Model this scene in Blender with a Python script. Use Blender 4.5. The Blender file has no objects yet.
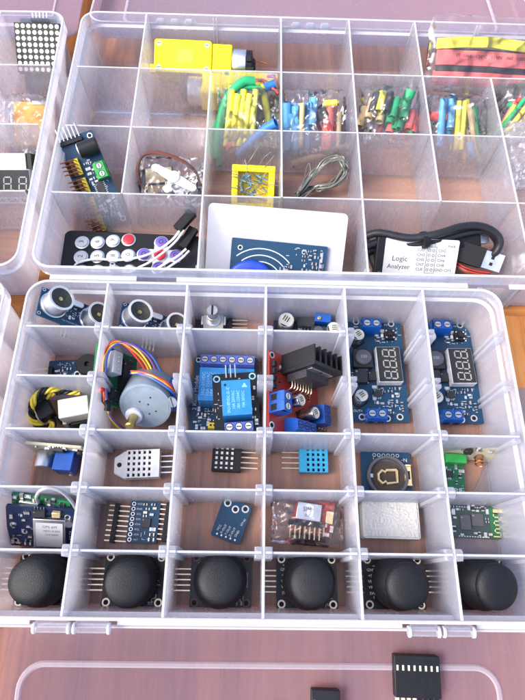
import bpy, math, random
from mathutils import Vector, Matrix, noise
rnd = random.Random(7)
sc = bpy.context.scene
COL = sc.collection
sc.unit_settings.scale_length = 0.01          # one unit is one centimetre
FL = -3.97                                    # top of the box floors
TB = -4.25                                    # table top
PX, PY = 4.4, 2.8217

# ------------------------------------------------------------------ camera
F_, T_, Y_, R_ = 549.12, .409043, -.0445777, .0602083
CAM = Vector((-.67967, -7.12414, 26.7463))
ROT = Matrix.Rotation(Y_, 3, 'Z') @ Matrix.Rotation(T_, 3, 'X') @ Matrix.Rotation(R_, 3, 'Z')
def P(u, v, z):
    "point at height z that the photo shows at pixel (u, v); used to measure where things stand"
    d = ROT @ Vector(((u - 262.5) / F_, (350 - v) / F_, -1)); s = (z - CAM.z) / d.z
    return CAM + d * s
cam = bpy.data.cameras.new('camera'); co = bpy.data.objects.new('camera', cam); COL.objects.link(co)
co.matrix_world = Matrix.Translation(CAM) @ ROT.to_4x4()
cam.sensor_fit = 'VERTICAL'; cam.sensor_height = 36; cam.lens = F_ / 700 * 36
cam.clip_start = .5; cam.clip_end = 2000
sc.camera = co

# ------------------------------------------------------------------ materials
def newmat(name):
    m = bpy.data.materials.new(name); m.use_nodes = True; m.node_tree.nodes.clear(); return m, m.node_tree.nodes, m.node_tree.links
def mat(name, col, rough=.45, metal=0, var=.12, scale=3., bump=0., coat=0., spec=.5, bscale=None, trans=0., emit=None):
    m, N, L = newmat(name)
    o = N.new('ShaderNodeOutputMaterial'); b = N.new('ShaderNodeBsdfPrincipled'); L.new(b.outputs[0], o.inputs[0])
    tc = N.new('ShaderNodeTexCoord'); nz = N.new('ShaderNodeTexNoise'); nz.inputs['Scale'].default_value = scale; nz.inputs['Detail'].default_value = 6
    L.new(tc.outputs['Object'], nz.inputs['Vector'])
    rp = N.new('ShaderNodeValToRGB'); rp.color_ramp.elements[0].position = .3; rp.color_ramp.elements[1].position = .7
    rp.color_ramp.elements[0].color = tuple(c * (1 - var) for c in col) + (1,)
    rp.color_ramp.elements[1].color = tuple(min(1, c * (1 + var)) for c in col) + (1,)
    L.new(nz.outputs['Fac'], rp.inputs[0]); L.new(rp.outputs[0], b.inputs['Base Color'])
    mr = N.new('ShaderNodeMapRange'); mr.inputs[3].default_value = max(.02, rough - .08); mr.inputs[4].default_value = min(1, rough + .08)
    L.new(nz.outputs['Fac'], mr.inputs[0]); L.new(mr.outputs[0], b.inputs['Roughness'])
    b.inputs['Metallic'].default_value = metal; b.inputs['Coat Weight'].default_value = coat; b.inputs['Coat Roughness'].default_value = .15
    b.inputs['Specular IOR Level'].default_value = spec
    if bump:
        n2 = N.new('ShaderNodeTexNoise'); n2.inputs['Scale'].default_value = bscale or scale * 8; n2.inputs['Detail'].default_value = 4
        L.new(tc.outputs['Object'], n2.inputs['Vector'])
        bp = N.new('ShaderNodeBump'); bp.inputs['Strength'].default_value = bump; bp.inputs['Distance'].default_value = .03
        L.new(n2.outputs['Fac'], bp.inputs['Height']); L.new(bp.outputs[0], b.inputs['Normal'])
    return m
def plastic(name, tau, col=(.90, .89, .97), rough=.2, haze=.55, gloss=.55):
    "milky polypropylene: a thin scattering sheet, denser the more obliquely light crosses it"
    m, N, L = newmat(name)
    o = N.new('ShaderNodeOutputMaterial'); lw = N.new('ShaderNodeLayerWeight'); lw.inputs['Blend'].default_value = .5
    def mth(op, a, b=None):
        n = N.new('ShaderNodeMath'); n.operation = op
        for i, x in enumerate((a, b)):
            if x is None: continue
            if isinstance(x, (int, float)): n.inputs[i].default_value = x
            else: L.new(x, n.inputs[i])
        return n.outputs[0]
    tc = N.new('ShaderNodeTexCoord'); nz = N.new('ShaderNodeTexNoise'); nz.inputs['Scale'].default_value = .6; nz.inputs['Detail'].default_value = 5
    L.new(tc.outputs['Object'], nz.inputs['Vector'])
    cosv = mth('MAXIMUM', mth('SUBTRACT', 1.0, lw.outputs['Facing']), .36)
    tv = mth('MULTIPLY', mth('ADD', mth('MULTIPLY', nz.outputs['Fac'], .5), .75), tau)
    ds = N.new('ShaderNodeTexNoise'); ds.inputs['Scale'].default_value = 17; ds.inputs['Detail'].default_value = 2; L.new(tc.outputs['Object'], ds.inputs['Vector'])
    mp = N.new('ShaderNodeMapping'); mp.inputs['Scale'].default_value = (2.2, 1.6, .25); mp.inputs['Rotation'].default_value = (.2, .3, .5); L.new(tc.outputs['Object'], mp.inputs[0])
    fl = N.new('ShaderNodeTexNoise'); fl.inputs['Scale'].default_value = 1.6; fl.inputs['Detail'].default_value = 6; fl.inputs['Roughness'].default_value = .7; L.new(mp.outputs[0], fl.inputs['Vector'])
    tv = mth('ADD', mth('MULTIPLY', tv, mth('ADD', mth('MULTIPLY', fl.outputs['Fac'], .18), .91)), mth('MULTIPLY', mth('GREATER_THAN', ds.outputs['Fac'], .76), .12))
    op = mth('SUBTRACT', 1.0, mth('POWER', math.e, mth('MULTIPLY', mth('DIVIDE', tv, cosv), -1.0)))
    tr = N.new('ShaderNodeBsdfTransparent'); tr.inputs[0].default_value = (.985, .975, .99, 1)
    df = N.new('ShaderNodeBsdfDiffuse'); df.inputs[0].default_value = col + (1,)
    tl = N.new('ShaderNodeBsdfTranslucent'); tl.inputs[0].default_value = col + (1,)
    ms = N.new('ShaderNodeMixShader'); ms.inputs[0].default_value = haze; L.new(df.outputs[0], ms.inputs[1]); L.new(tl.outputs[0], ms.inputs[2])
    m1 = N.new('ShaderNodeMixShader'); L.new(op, m1.inputs[0]); L.new(tr.outputs[0], m1.inputs[1]); L.new(ms.outputs[0], m1.inputs[2])
    gl = N.new('ShaderNodeBsdfGlossy'); gl.inputs['Roughness'].default_value = rough; gl.inputs[0].default_value = (1, 1, 1, 1)
    rr = N.new('ShaderNodeMapRange'); rr.inputs[1].default_value = .3; rr.inputs[2].default_value = .7; rr.inputs[3].default_value = max(.03, rough - .1); rr.inputs[4].default_value = rough + .16; L.new(fl.outputs['Fac'], rr.inputs[0]); L.new(rr.outputs[0], gl.inputs['Roughness'])
    fr = N.new('ShaderNodeFresnel'); fr.inputs[0].default_value = 1.4
    ff = mth('MULTIPLY', fr.outputs[0], gloss)
    n2 = N.new('ShaderNodeTexNoise'); n2.inputs['Scale'].default_value = 1.3; n2.inputs['Detail'].default_value = 2; L.new(tc.outputs['Object'], n2.inputs['Vector'])
    bp = N.new('ShaderNodeBump'); bp.inputs['Strength'].default_value = .12; bp.inputs['Distance'].default_value = .1
    L.new(n2.outputs['Fac'], bp.inputs['Height']); L.new(bp.outputs[0], gl.inputs['Normal'])
    m2 = N.new('ShaderNodeMixShader'); L.new(ff, m2.inputs[0]); L.new(m1.outputs[0], m2.inputs[1]); L.new(gl.outputs[0], m2.inputs[2])
    L.new(m2.outputs[0], o.inputs[0]); return m
def film(name, tau, rough=.12, gl_amt=.9):
    return plastic(name, tau, (.95, .95, .97), rough, .5, gl_amt)
def wood():
    m, N, L = newmat('table_wood')
    o = N.new('ShaderNodeOutputMaterial'); b = N.new('ShaderNodeBsdfPrincipled'); L.new(b.outputs[0], o.inputs[0])
    tc = N.new('ShaderNodeTexCoord'); sp = N.new('ShaderNodeSeparateXYZ'); L.new(tc.outputs['Object'], sp.inputs[0])
    def mth(op, a, c=None, d=None):
        n = N.new('ShaderNodeMath'); n.operation = op
        for i, x in enumerate((a, c, d)):
            if x is None: continue
            if isinstance(x, (int, float)): n.inputs[i].default_value = x
            else: L.new(x, n.inputs[i])
        return n.outputs[0]
    X, Yc = sp.outputs[0], sp.outputs[1]
    # boards of a parquet table: the middle panel runs across, the others run away
    band = mth('MULTIPLY', mth('GREATER_THAN', Yc, 9.0), mth('LESS_THAN', Yc, 27.0))
    inv = mth('SUBTRACT', 1.0, band)
    a = mth('ADD', mth('MULTIPLY', X, inv), mth('MULTIPLY', Yc, band))      # across the grain
    g = mth('ADD', mth('MULTIPLY', Yc, inv), mth('MULTIPLY', X, band))      # along the grain
    plank = mth('FLOOR', mth('DIVIDE', mth('ADD', a, 1.4), 6.5))
    cb = N.new('ShaderNodeCombineXYZ'); L.new(a, cb.inputs[0]); L.new(mth('MULTIPLY', g, .045), cb.inputs[1]); L.new(mth('MULTIPLY', plank, 7.3), cb.inputs[2])
    n1 = N.new('ShaderNodeTexNoise'); n1.inputs['Scale'].default_value = 1.1; n1.inputs['Detail'].default_value = 7; n1.inputs['Roughness'].default_value = .62; n1.inputs['Distortion'].default_value = .5
    L.new(cb.outputs[0], n1.inputs['Vector'])
    n2 = N.new('ShaderNodeTexNoise'); n2.inputs['Scale'].default_value = 17; n2.inputs['Detail'].default_value = 5; L.new(cb.outputs[0], n2.inputs['Vector'])
    wn = N.new('ShaderNodeTexWhiteNoise'); wn.noise_dimensions = '1D'; L.new(plank, wn.inputs['W'])
    v = mth('ADD', mth('ADD', mth('MULTIPLY', n1.outputs['Fac'], .75), mth('MULTIPLY', n2.outputs['Fac'], .25)), mth('MULTIPLY', mth('SUBTRACT', wn.outputs['Value'], .5), .14))
    rp = N.new('ShaderNodeValToRGB'); e = rp.color_ramp.elements
    e[0].position = .34; e[0].color = (.19, .060, .013, 1); e[1].position = .68; e[1].color = (.60, .265, .075, 1)
    k = e.new(.5); k.color = (.44, .165, .040, 1)
    L.new(v, rp.inputs[0]); L.new(rp.outputs[0], b.inputs['Base Color'])
    b.inputs['Roughness'].default_value = .45; b.inputs['Specular IOR Level'].default_value = .3
    bp = N.new('ShaderNodeBump'); bp.inputs['Strength'].default_value = .15; bp.inputs['Distance'].default_value = .03; L.new(n2.outputs['Fac'], bp.inputs['Height']); L.new(bp.outputs[0], b.inputs['Normal'])
    return m
def pcbmat(name, col, col2, rough=.35):
    "solder mask with copper traces under it"
    m, N, L = newmat(name)
    o = N.new('ShaderNodeOutputMaterial'); b = N.new('ShaderNodeBsdfPrincipled'); L.new(b.outputs[0], o.inputs[0])
    tc = N.new('ShaderNodeTexCoord'); br = N.new('ShaderNodeTexBrick'); br.inputs['Scale'].default_value = 4.2; br.inputs['Mortar Size'].default_value = .035
    br.offset = .37; br.squash = .6; br.inputs['Color1'].default_value = col + (1,); br.inputs['Color2'].default_value = tuple(c * .82 for c in col) + (1,); br.inputs['Mortar'].default_value = col2 + (1,)
    nz = N.new('ShaderNodeTexNoise'); nz.inputs['Scale'].default_value = 2; L.new(tc.outputs['Object'], nz.inputs['Vector'])
    ad = N.new('ShaderNodeMixRGB'); ad.blend_type = 'ADD'; ad.inputs[0].default_value = .35; L.new(tc.outputs['Object'], ad.inputs[1]); L.new(nz.outputs['Color'], ad.inputs[2])
    L.new(ad.outputs[0], br.inputs['Vector']); L.new(br.outputs['Color'], b.inputs['Base Color'])
    b.inputs['Roughness'].default_value = rough; b.inputs['Coat Weight'].default_value = .12; b.inputs['Coat Roughness'].default_value = .2; b.inputs['Specular IOR Level'].default_value = .35
    return m
MT = dict(
    wood=wood(), wall=plastic('milky_wall', .20, (.92, .925, 1.0), haze=.6), floor=plastic('milky_floor', .16, (.96, .87, .88), rough=.25), lid=plastic('milky_lid', .46, (.49, .35, .425), gloss=.3), edge=plastic('milky_edge', 1.3, (.97, .97, .99)), clear=plastic('milky_rear_divider', .085, (.95, .955, 1.0), haze=.6), bead=plastic('lid_bead', .6, (.84, .78, .85)),
    divider=plastic('milky_divider', .21, (.935, .935, 1.0), haze=.6), rib=plastic('milky_rib', .26, (.93, .935, .99)), bag=film('bag_film', .028, .06, 1.5), bubble=film('bubble_film', .16),
    pcb_blue=pcbmat('pcb_blue', (.003, .030, .072), (.014, .066, .13)), pcb_navy=pcbmat('pcb_navy', (.005, .014, .050), (.010, .024, .07)), pcb_black=pcbmat('pcb_black', (.006, .006, .007), (.012, .012, .013)),
    pcb_red=pcbmat('pcb_red', (.42, .03, .02), (.55, .07, .05)), pcb_green=pcbmat('pcb_green', (.015, .12, .045), (.03, .2, .08)), pcb_dkgreen=pcbmat('pcb_dark_green', (.02, .06, .05), (.10, .12, .10)),
    pcb_edge=mat('pcb_edge', (.45, .42, .30), .7),
    term=mat('terminal_blue', (.005, .07, .33), .35), term2=mat('terminal_violet_blue', (.07, .11, .42), .4), green=mat('terminal_green', (.03, .34, .06), .4),
    black=mat('black_plastic', (.009, .009, .010), .45, spec=.3), rubber=mat('black_rubber', (.0045, .005, .0065), .52, bump=.7, bscale=20, spec=.36), cable=mat('black_cable', (.012, .012, .013), .4), dark=mat('dark_void', (.004, .004, .004), .8),
    chip=mat('chip_black', (.02, .02, .022), .5), grey_ic=mat('chip_grey', (.09, .09, .10), .4),
    steel=mat('bright_steel', (.66, .67, .68), .32, 1, .08), tin=mat('tinned', (.72, .72, .70), .3, 1, .06), alu=mat('aluminium_can', (.72, .72, .72), .28, 1, .05), gold=mat('gold_plate', (.90, .70, .36), .32, .7, .1), brass=mat('brass', (.55, .42, .16), .35, 1, .1), pin=mat('pin_bronze', (.70, .58, .42), .35, 1, .1), copper=mat('copper_wire', (.55, .22, .09), .35, 1, .1),
    motor=mat('motor_zinc', (.22, .27, .31), .45, .2, .08, bump=.05), grey=mat('grey_plastic', (.35, .36, .37), .5), ltgrey=mat('light_grey_plastic', (.55, .57, .60), .5), mesh=mat('sensor_mesh', (.07, .065, .055), .5, .6, .5, 14, bump=.5),
    white=mat('white_plastic', (.60, .60, .585), .4, var=.04), cream=mat('cream_plastic', (.58, .56, .45), .45, var=.05), silk=mat('silkscreen', (.62, .64, .66), .6, var=.05), paper=mat('white_label', (.50, .50, .495), .5, var=.03), ink=mat('label_ink', (.03, .03, .03), .6),
    relay=mat('relay_blue', (.016, .17, .40), .38), relay_txt=mat('relay_print', (.22, .48, .70), .5), dht=mat('sensor_cyan_blue', (.025, .29, .50), .4), yellow=mat('yellow_plastic', (.90, .72, .0), .38, var=.06), jumper=mat('jumper_yellow', (.75, .55, .03), .45), orange=mat('orange_sheet', (.80, .36, .03), .5), peach=mat('peach_sheet', (.75, .45, .30), .5),
    card=mat('white_card', (.45, .45, .48), .35, var=.03), foam=mat('grey_foam', (.53, .525, .505), 1, var=.14, scale=24, bump=1.0, bscale=19, spec=0), cell=mat('cell_holder_floor', (.075, .055, .042), .5, spec=.2), tagblue=mat('tag_blue', (.012, .05, .42), .33), btn_red=mat('button_red', (.55, .02, .03), .45), btn_violet=mat('button_violet', (.12, .08, .38), .45),
    seg=mat('unlit_segment', (.30, .31, .28), .5), segface=mat('display_face', (.026, .026, .027), .5, spec=.2),
    w_red=mat('wire_red', (.60, .035, .02), .45), w_orange=mat('wire_orange', (.78, .24, .02), .45), w_yellow=mat('wire_yellow', (.78, .60, .04), .45), w_blue=mat('wire_blue', (.03, .10, .42), .45), w_pink=mat('wire_violet', (.20, .07, .26), .45), w_brown=mat('wire_brown', (.14, .04, .02), .45), w_white=mat('wire_white', (.78, .77, .75), .45), w_grey=mat('wire_grey', (.30, .30, .30), .45),
    t_yellow=mat('tube_yellow', (.80, .72, .06), .5), t_green=mat('tube_green', (.02, .36, .13), .5), t_blue=mat('tube_blue', (.02, .16, .50), .5), t_cyan=mat('tube_light_blue', (.10, .36, .62), .5), t_red=mat('tube_red', (.66, .06, .05), .5), t_pink=mat('tube_pink', (.80, .17, .15), .5), t_black=mat('tube_black', (.03, .03, .03), .5), t_tan=mat('tube_tan', (.55, .42, .20), .5),
    solder=mat('grey_wire', (.19, .19, .16), .42, .5), res=mat('resistor_blue', (.10, .22, .27), .5), can=mat('can_top', (.62, .60, .50), .5, .3),
    sheet=mat('grey_lid_base', (.45, .40, .34), .5))

# ------------------------------------------------------------------ mesh builder
_txt = {}
def text_geo(s, align='CENTER'):
    k = (s, align)
    if k not in _txt:
        c = bpy.data.curves.new('letters', 'FONT'); c.body = s; c.align_x = align; c.align_y = 'CENTER'; c.resolution_u = 2
        o = bpy.data.objects.new('letters', c); COL.objects.link(o); bpy.context.view_layer.update()
        me = o.evaluated_get(bpy.context.evaluated_depsgraph_get()).to_mesh()
        _txt[k] = ([v.co.copy() for v in me.vertices], [tuple(p.vertices) for p in me.polygons])
        bpy.data.objects.remove(o); bpy.data.curves.remove(c)
    return _txt[k]
def spline(pts, n=8):
    pts = [Vector(p) for p in pts]; out = []
    q = [pts[0] * 2 - pts[1]] + pts + [pts[-1] * 2 - pts[-2]]
    for i in range(1, len(q) - 2):
        a, b, c, d = q[i - 1], q[i], q[i + 1], q[i + 2]
        for j in range(n):
            t = j / n
            out.append(.5 * ((2 * b) + (c - a) * t + (2 * a - 5 * b + 4 * c - d) * t * t + (3 * b - a - 3 * c + d) * t ** 3))
    out.append(pts[-1]); return out
class MB:
    def __init__(s, T=None): s.v = []; s.f = []; s.m = []; s.T = T or Matrix()
    def add(s, vs, fs, m=0):
        b = len(s.v); s.v += [s.T @ Vector(v) for v in vs]; s.f += [tuple(i + b for i in f) for f in fs]; s.m += [m] * len(fs); return s
    def box(s, x0, x1, y0, y1, z0, z1, m=0):
        return s.add([(x, y, z) for z in (z0, z1) for x, y in ((x0, y0), (x1, y0), (x1, y1), (x0, y1))], [(3, 2, 1, 0), (4, 5, 6, 7), (0, 1, 5, 4), (1, 2, 6, 5), (2, 3, 7, 6), (3, 0, 4, 7)], m)
    def cb(s, cx, cy, z0, sx, sy, h, m=0, rz=0):
        T = s.T; s.T = T @ Matrix.Translation((cx, cy, z0)) @ Matrix.Rotation(rz, 4, 'Z'); s.box(-sx / 2, sx / 2, -sy / 2, sy / 2, 0, h, m); s.T = T; return s
    def loft(s, rings, m=0, cap0=True, cap1=True, ms=None):
        n = len(rings[0]); vs = [p for r in rings for p in r]; b = len(s.v)
        s.add(vs, [], m)
        for i in range(len(rings) - 1):
            mm = ms[i] if ms else m
            for j in range(n):
                k = (j + 1) % n; s.f.append((b + i * n + j, b + i * n + k, b + (i + 1) * n + k, b + (i + 1) * n + j)); s.m.append(mm)
        if cap0: s.f.append(tuple(b + j for j in reversed(range(n)))); s.m.append(m)
        if cap1: s.f.append(tuple(b + (len(rings) - 1) * n + j for j in range(n))); s.m.append(m)
        return s
    def lathe(s, prof, c=(0, 0, 0), n=28, m=0, ax='Z', cap0=True, cap1=True):
        T = s.T; s.T = T @ Matrix.Translation(c) @ {'Z': Matrix(), 'X': Matrix.Rotation(math.pi / 2, 4, 'Y'), 'Y': Matrix.Rotation(-math.pi / 2, 4, 'X')}[ax]
        s.loft([[(r * math.cos(2 * math.pi * j / n), r * math.sin(2 * math.pi * j / n), z) for j in range(n)] for r, z in prof], m, cap0, cap1); s.T = T; return s
    def cyl(s, c, r, h, n=24, m=0, ax='Z'): return s.lathe([(r, 0), (r, h)], c, n, m, ax)
    def ring(s, c, r0, r1, h, n=20, m=0):
        return s.lathe([(r0, 0), (r1, 0), (r1, h), (r0, h), (r0, 0)], c, n, m, 'Z', False, False)
    def prism(s, pts, z0, z1, m=0): return s.loft([[(x, y, z0) for x, y in pts], [(x, y, z1) for x, y in pts]], m)
    def tube(s, pts, r, n=8, m=0, sm=8):
        p = spline(pts, sm) if sm and len(pts) > 2 else [Vector(a) for a in pts]
        rs = []; up = Vector((0, 0, 1)); t0 = (p[1] - p[0]).normalized()
        if abs(t0.dot(up)) > .95: up = Vector((1, 0, 0))
        x = t0.cross(up).normalized()
        for i, q in enumerate(p):
            t = (p[min(i + 1, len(p) - 1)] - p[max(i - 1, 0)]).normalized()
            x = (x - t * x.dot(t)).normalized(); y = t.cross(x)
            rs.append([q + x * (r * math.cos(2 * math.pi * j / n)) + y * (r * math.sin(2 * math.pi * j / n)) for j in range(n)])
        return s.loft(rs, m)
    def text(s, st, size, x, y, z, rz=0, m=0, align='CENTER', sx=1.):
        vs, fs = text_geo(st, align); T = s.T
        s.T = T @ Matrix.Translation((x, y, z)) @ Matrix.Rotation(rz, 4, 'Z') @ Matrix.Diagonal((size * sx, size, size, 1)); s.add(vs, fs, m); s.T = T; return s
    def build(s, name, mats, parent=None, bev=0, smooth=35, segs=2, wl=None):
        W = parent_loc(parent) if parent is not None else (wl or Matrix())
        me = bpy.data.meshes.new(name); inv = W.inverted(); me.from_pydata([inv @ v for v in s.v], [], s.f)
        mats = mats if isinstance(mats, (list, tuple)) else [mats]
        for k in mats: me.materials.append(MT[k])
        me.polygons.foreach_set('material_index', s.m); me.polygons.foreach_set('use_smooth', [True] * len(s.f)); me.update()
        me.set_sharp_from_angle(angle=math.radians(smooth))
        o = bpy.data.objects.new(name, me); COL.objects.link(o)
        if parent is not None: o.parent = parent
        else: o.matrix_world = W
        if bev:
            b = o.modifiers.new('bevel', 'BEVEL'); b.width = bev; b.segments = segs; b.limit_method = 'ANGLE'; b.angle_limit = math.radians(40)
        return o
_loc = {}
def parent_loc(o):
    while o.parent is not None: o = o.parent          # parts and sub-parts sit at the thing's own origin
    return _loc.get(o.name, Matrix())
def tag(o, label, cat, group=None, kind=None):
    o['label'] = label; o['category'] = cat
    if group: o['group'] = group
    if kind: o['kind'] = kind
    return o
def thing(name, label, cat, loc=(0, 0, 0), group=None):
    o = bpy.data.objects.new(name, None); COL.objects.link(o); o.location = loc; o.empty_display_size = .3
    _loc[o.name] = Matrix.Translation(loc); return tag(o, label, cat, group)
def copy_tree(o, parent=None):
    c = o.copy(); COL.objects.link(c)
    if parent is not None: c.parent = parent
    for ch in [x for x in bpy.data.objects if x.parent == o]: copy_tree(ch, c)
    return c
def frame(o, ang=0, tx=0, ty=0):
    "origin, heading, then tilt about the local y (tx) and x (ty) axes, degrees"
    r = math.radians
    return Matrix.Translation(o) @ Matrix.Rotation(r(ang), 4, 'Z') @ Matrix.Rotation(r(tx), 4, 'Y') @ Matrix.Rotation(r(ty), 4, 'X')
def axes(o, x, y):
    x = Vector(x).normalized(); y = Vector(y); y = (y - x * y.dot(x)).normalized(); z = x.cross(y)
    M = Matrix((x, y, z)).transposed().to_4x4(); M.translation = Vector(o); return M
def rrect(x0, x1, y0, y1, r, n=6):
    out = []
    for cx, cy, a in ((x1 - r, y1 - r, 0), (x0 + r, y1 - r, 90), (x0 + r, y0 + r, 180), (x1 - r, y0 + r, 270)):
        for i in range(n + 1):
            t = math.radians(a + 90 * i / n); out.append((cx + r * math.cos(t), cy + r * math.sin(t)))
    return out

# ------------------------------------------------------------------ ground and light
tb = MB().box(-90, 90, -60, 110, TB - 3, TB).build('table_top', 'wood'); tb['kind'] = 'structure'
w = bpy.data.worlds.new('World'); sc.world = w; w.use_nodes = True
N, L = w.node_tree.nodes, w.node_tree.links; bg = N['Background']
sky = N.new('ShaderNodeTexSky'); sky.sky_type = 'NISHITA'; sky.sun_disc = False
SE, SA = 47, 250                                # sun elevation, compass direction it stands in (from +y towards +x)
sky.sun_elevation = math.radians(SE); sky.sun_rotation = math.radians(SA); sky.dust_density = 3.0; sky.air_density = .8
L.new(sky.outputs[0], bg.inputs[0]); bg.inputs[1].default_value = .15
sl = bpy.data.lights.new('sun', 'SUN'); sl.energy = 1.15; sl.angle = math.radians(26); sl.color = (1, .965, .93)
so = bpy.data.objects.new('sun', sl); COL.objects.link(so)
sd = Vector((math.sin(math.radians(SA)) * math.cos(math.radians(SE)), math.cos(math.radians(SA)) * math.cos(math.radians(SE)), math.sin(math.radians(SE))))
so.rotation_euler = sd.to_track_quat('Z', 'Y').to_euler(); so.location = sd * 60
sc.view_settings.view_transform = 'Standard'; sc.view_settings.look = 'None'; sc.view_settings.exposure = 1.6; sc.view_settings.gamma = 1
sc.cycles.max_bounces = 14; sc.cycles.diffuse_bounces = 7; sc.cycles.glossy_bounces = 4; sc.cycles.transmission_bounces = 6; sc.cycles.transparent_max_bounces = 40
sc.cycles.use_denoising = True; sc.cycles.caustics_reflective = False; sc.cycles.caustics_refractive = False

# ------------------------------------------------------------------ organiser boxes
def tray_mesh(x0, x1, y0, y1, r=1.1, T=None, rim=.9):
    mb = MB(T)
    def rg(i, z): return [(x, y, z) for x, y in rrect(x0 + i, x1 - i, y0 + i, y1 - i, max(.3, r - i * .6), 7)]
    prof = [(.55, TB + .02), (.42, TB + .16), (.24, -rim - .08), (0, -rim), (0, -.04), (.03, 0), (.12, 0), (.15, -.04), (.15, -rim + .02), (.33, -rim - .1), (.5, FL + .1), (.6, FL)]
    ms = [0, 0, 0, 1, 1, 1, 1, 0, 1, 0, 0]; ms[3] = 0; ms[7] = 0
    rings = [rg(i, z) for i, z in prof]
    mb.loft(rings, 0, False, False, ms)
    return mb
def floor_mesh(x0, x1, y0, y1, r, T=None):
    mb = MB(T); a = [(x, y) for x, y in rrect(x0 + .56, x1 - .56, y0 + .56, y1 - .56, .7)]
    return mb.prism(a, TB + .02, FL - .0)
def divider_x(mb, xa, xb, y, t=.13, z0=FL + .03, z1=-.06, m=0):
    "a divider running along x with a drafted section"
    mb.loft([[(xa, y - t * .6, z0), (xb, y - t * .6, z0), (xb, y + t * .6, z0), (xa, y + t * .6, z0)], [(xa, y - t * .4, z1), (xb, y - t * .4, z1), (xb, y + t * .4, z1), (xa, y + t * .4, z1)], [(xa, y - t * .3, z1 + .03), (xb, y - t * .3, z1 + .03), (xb, y + t * .3, z1 + .03), (xa, y + t * .3, z1 + .03)]], 0, ms=[0, 1]); mb.m[-1] = 1
def divider_y(mb, x, ya, yb, t=.14, z0=FL + .03, z1=-.04):
    mb.loft([[(x - t * .7, ya, z0), (x - t * .7, yb, z0), (x + t * .7, yb, z0), (x + t * .7, ya, z0)][::-1], [(x - t * .45, ya, z1), (x - t * .45, yb, z1), (x + t * .45, yb, z1), (x + t * .45, ya, z1)][::-1], [(x - t * .35, ya, z1 + .04), (x - t * .35, yb, z1 + .04), (x + t * .35, yb, z1 + .04), (x + t * .35, ya, z1 + .04)][::-1]], 0, ms=[0, 1]); mb.m[-1] = 1
def slot_ribs(mb, x, y, sides=(-1, 1), m=0, w=.34, z1=.02):
    for sx in sides:
        for sy in (-1, 1):
            a, b = x + sx * .075, x + sx * (.075 + w); lo, hi = min(a, b), max(a, b)
            ya, yb = y + sy * .085, y + sy * .26; l2, h2 = min(ya, yb), max(ya, yb)
            k = .06
            mb.loft([[(lo, l2, FL + .04), (hi, l2, FL + .04), (hi, h2, FL + .04), (lo, h2, FL + .04)], [(lo, l2, z1 - .12), (hi, l2, z1 - .12), (hi, h2, z1 - .12), (lo, h2, z1 - .12)], [(lo + k, l2 + .03, z1), (hi - k, l2 + .03, z1), (hi - k, h2 - .03, z1), (lo + k, h2 - .03, z1)]], m)

# --- front organiser, 36 places
fb = thing('organizer_box', 'milky clear organizer box of small compartments in front, six joysticks in its first row', 'organizer box', (0, 0, TB))
X0, X1, Y0, Y1 = -13.2, 13.2, -8.52, 8.5
tray_mesh(X0, X1, Y0, Y1).build('tray', ['wall', 'edge'], fb)
floor_mesh(X0, X1, Y0, Y1, 1).build('base_panel', 'floor', fb)
rows = {0: (1, 2, 3, 4, 5), 1: (1, 3, 4, 5), 2: (1, 3, 4, 5), 3: (1, 3, 4, 5), 4: (3, 4, 5), 5: (3, 4, 5)}
for c in range(1, 6):
    mb = MB(); x = (c - 3) * PX; divider_y(mb, x, Y0 + .16, Y1 - .16)
    for r in range(1, 6):
        slot_ribs(mb, x, (3 - r) * PY, m=2)
        for sx, on in ((-1, r in rows[c - 1]), (1, r in rows[c])):
            if on:
                y = (3 - r) * PY; a_ = x + sx * .05; b_ = x + sx * .40; c_ = x + sx * .31; q_ = [(a_, y - .26), (c_, y - .26), (b_, y - .16), (b_, y + .16), (c_, y + .26), (a_, y + .26)]
                if sx < 0: q_ = q_[::-1]
                mb.loft([[(px_, py_, -.34) for px_, py_ in q_], [(px_, py_, .0) for px_, py_ in q_], [(x + (px_ - x) * .94, y + (py_ - y) * .92, .022) for px_, py_ in q_]], 2); mb.box(*sorted((x + sx * .1, x + sx * .38)), y - .05, y + .05, .0, .05, 1)
    mb.build('long_divider', ['divider', 'edge', 'rib'], fb)
for r in range(1, 6):
    y = (3 - r) * PY
    for x, sd_ in ((-13.02, 1), (13.02, -1)): mb = MB(); slot_ribs(mb, x, y, (sd_,), 0, .42, -.05); mb.build('slot_rib', 'rib', fb)
for c, rr in rows.items():
    for r in rr:
        mb = MB(); xa = (c - 3) * PX + .09 if c else X0 + .36; xb = (c - 2) * PX - .09 if c < 5 else X1 - .36
        divider_x(mb, xa, xb, (3 - r) * PY); mb.build('cross_divider', ['divider', 'edge'], fb)
# hinges along the front edge, with the open lid hanging from them
def knuckles(x0, x1, y, z, parent):
    mb = MB(); xm = (x0 + x1) / 2
    for a, b in ((x0, xm - .06), (xm + .06, x1)):
        mb.cyl((a, y, z), .2, b - a, 14, 0, 'X'); mb.box(a + .12, b - .12, y + .05, y + .34, z - .16, z + .14)
        for e in (a, b - .12): mb.cyl((e, y, z), .25, .12, 14, 1, 'X')
    mb.build('hinge', ['wall', 'edge'], parent, .02)
knuckles(-10.15, -6.75, -8.85, -.62, fb); knuckles(6.5, 9.5, -8.85, -.62, fb)
def lip(mb, xa, xb, y, z, d=.24):
    lo, hi = min(y, y + d), max(y, y + d); mb.box(xa, xb, lo, hi, z - .09, z, 0)
for a, b in ((-12.6, -10.4), (-6.5, 6.3), (9.7, 12.6)): mb = MB(); lip(mb, a, b, Y0 - .002, -.75, -.2); mb.build('rim_flange', 'edge', fb)
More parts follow.
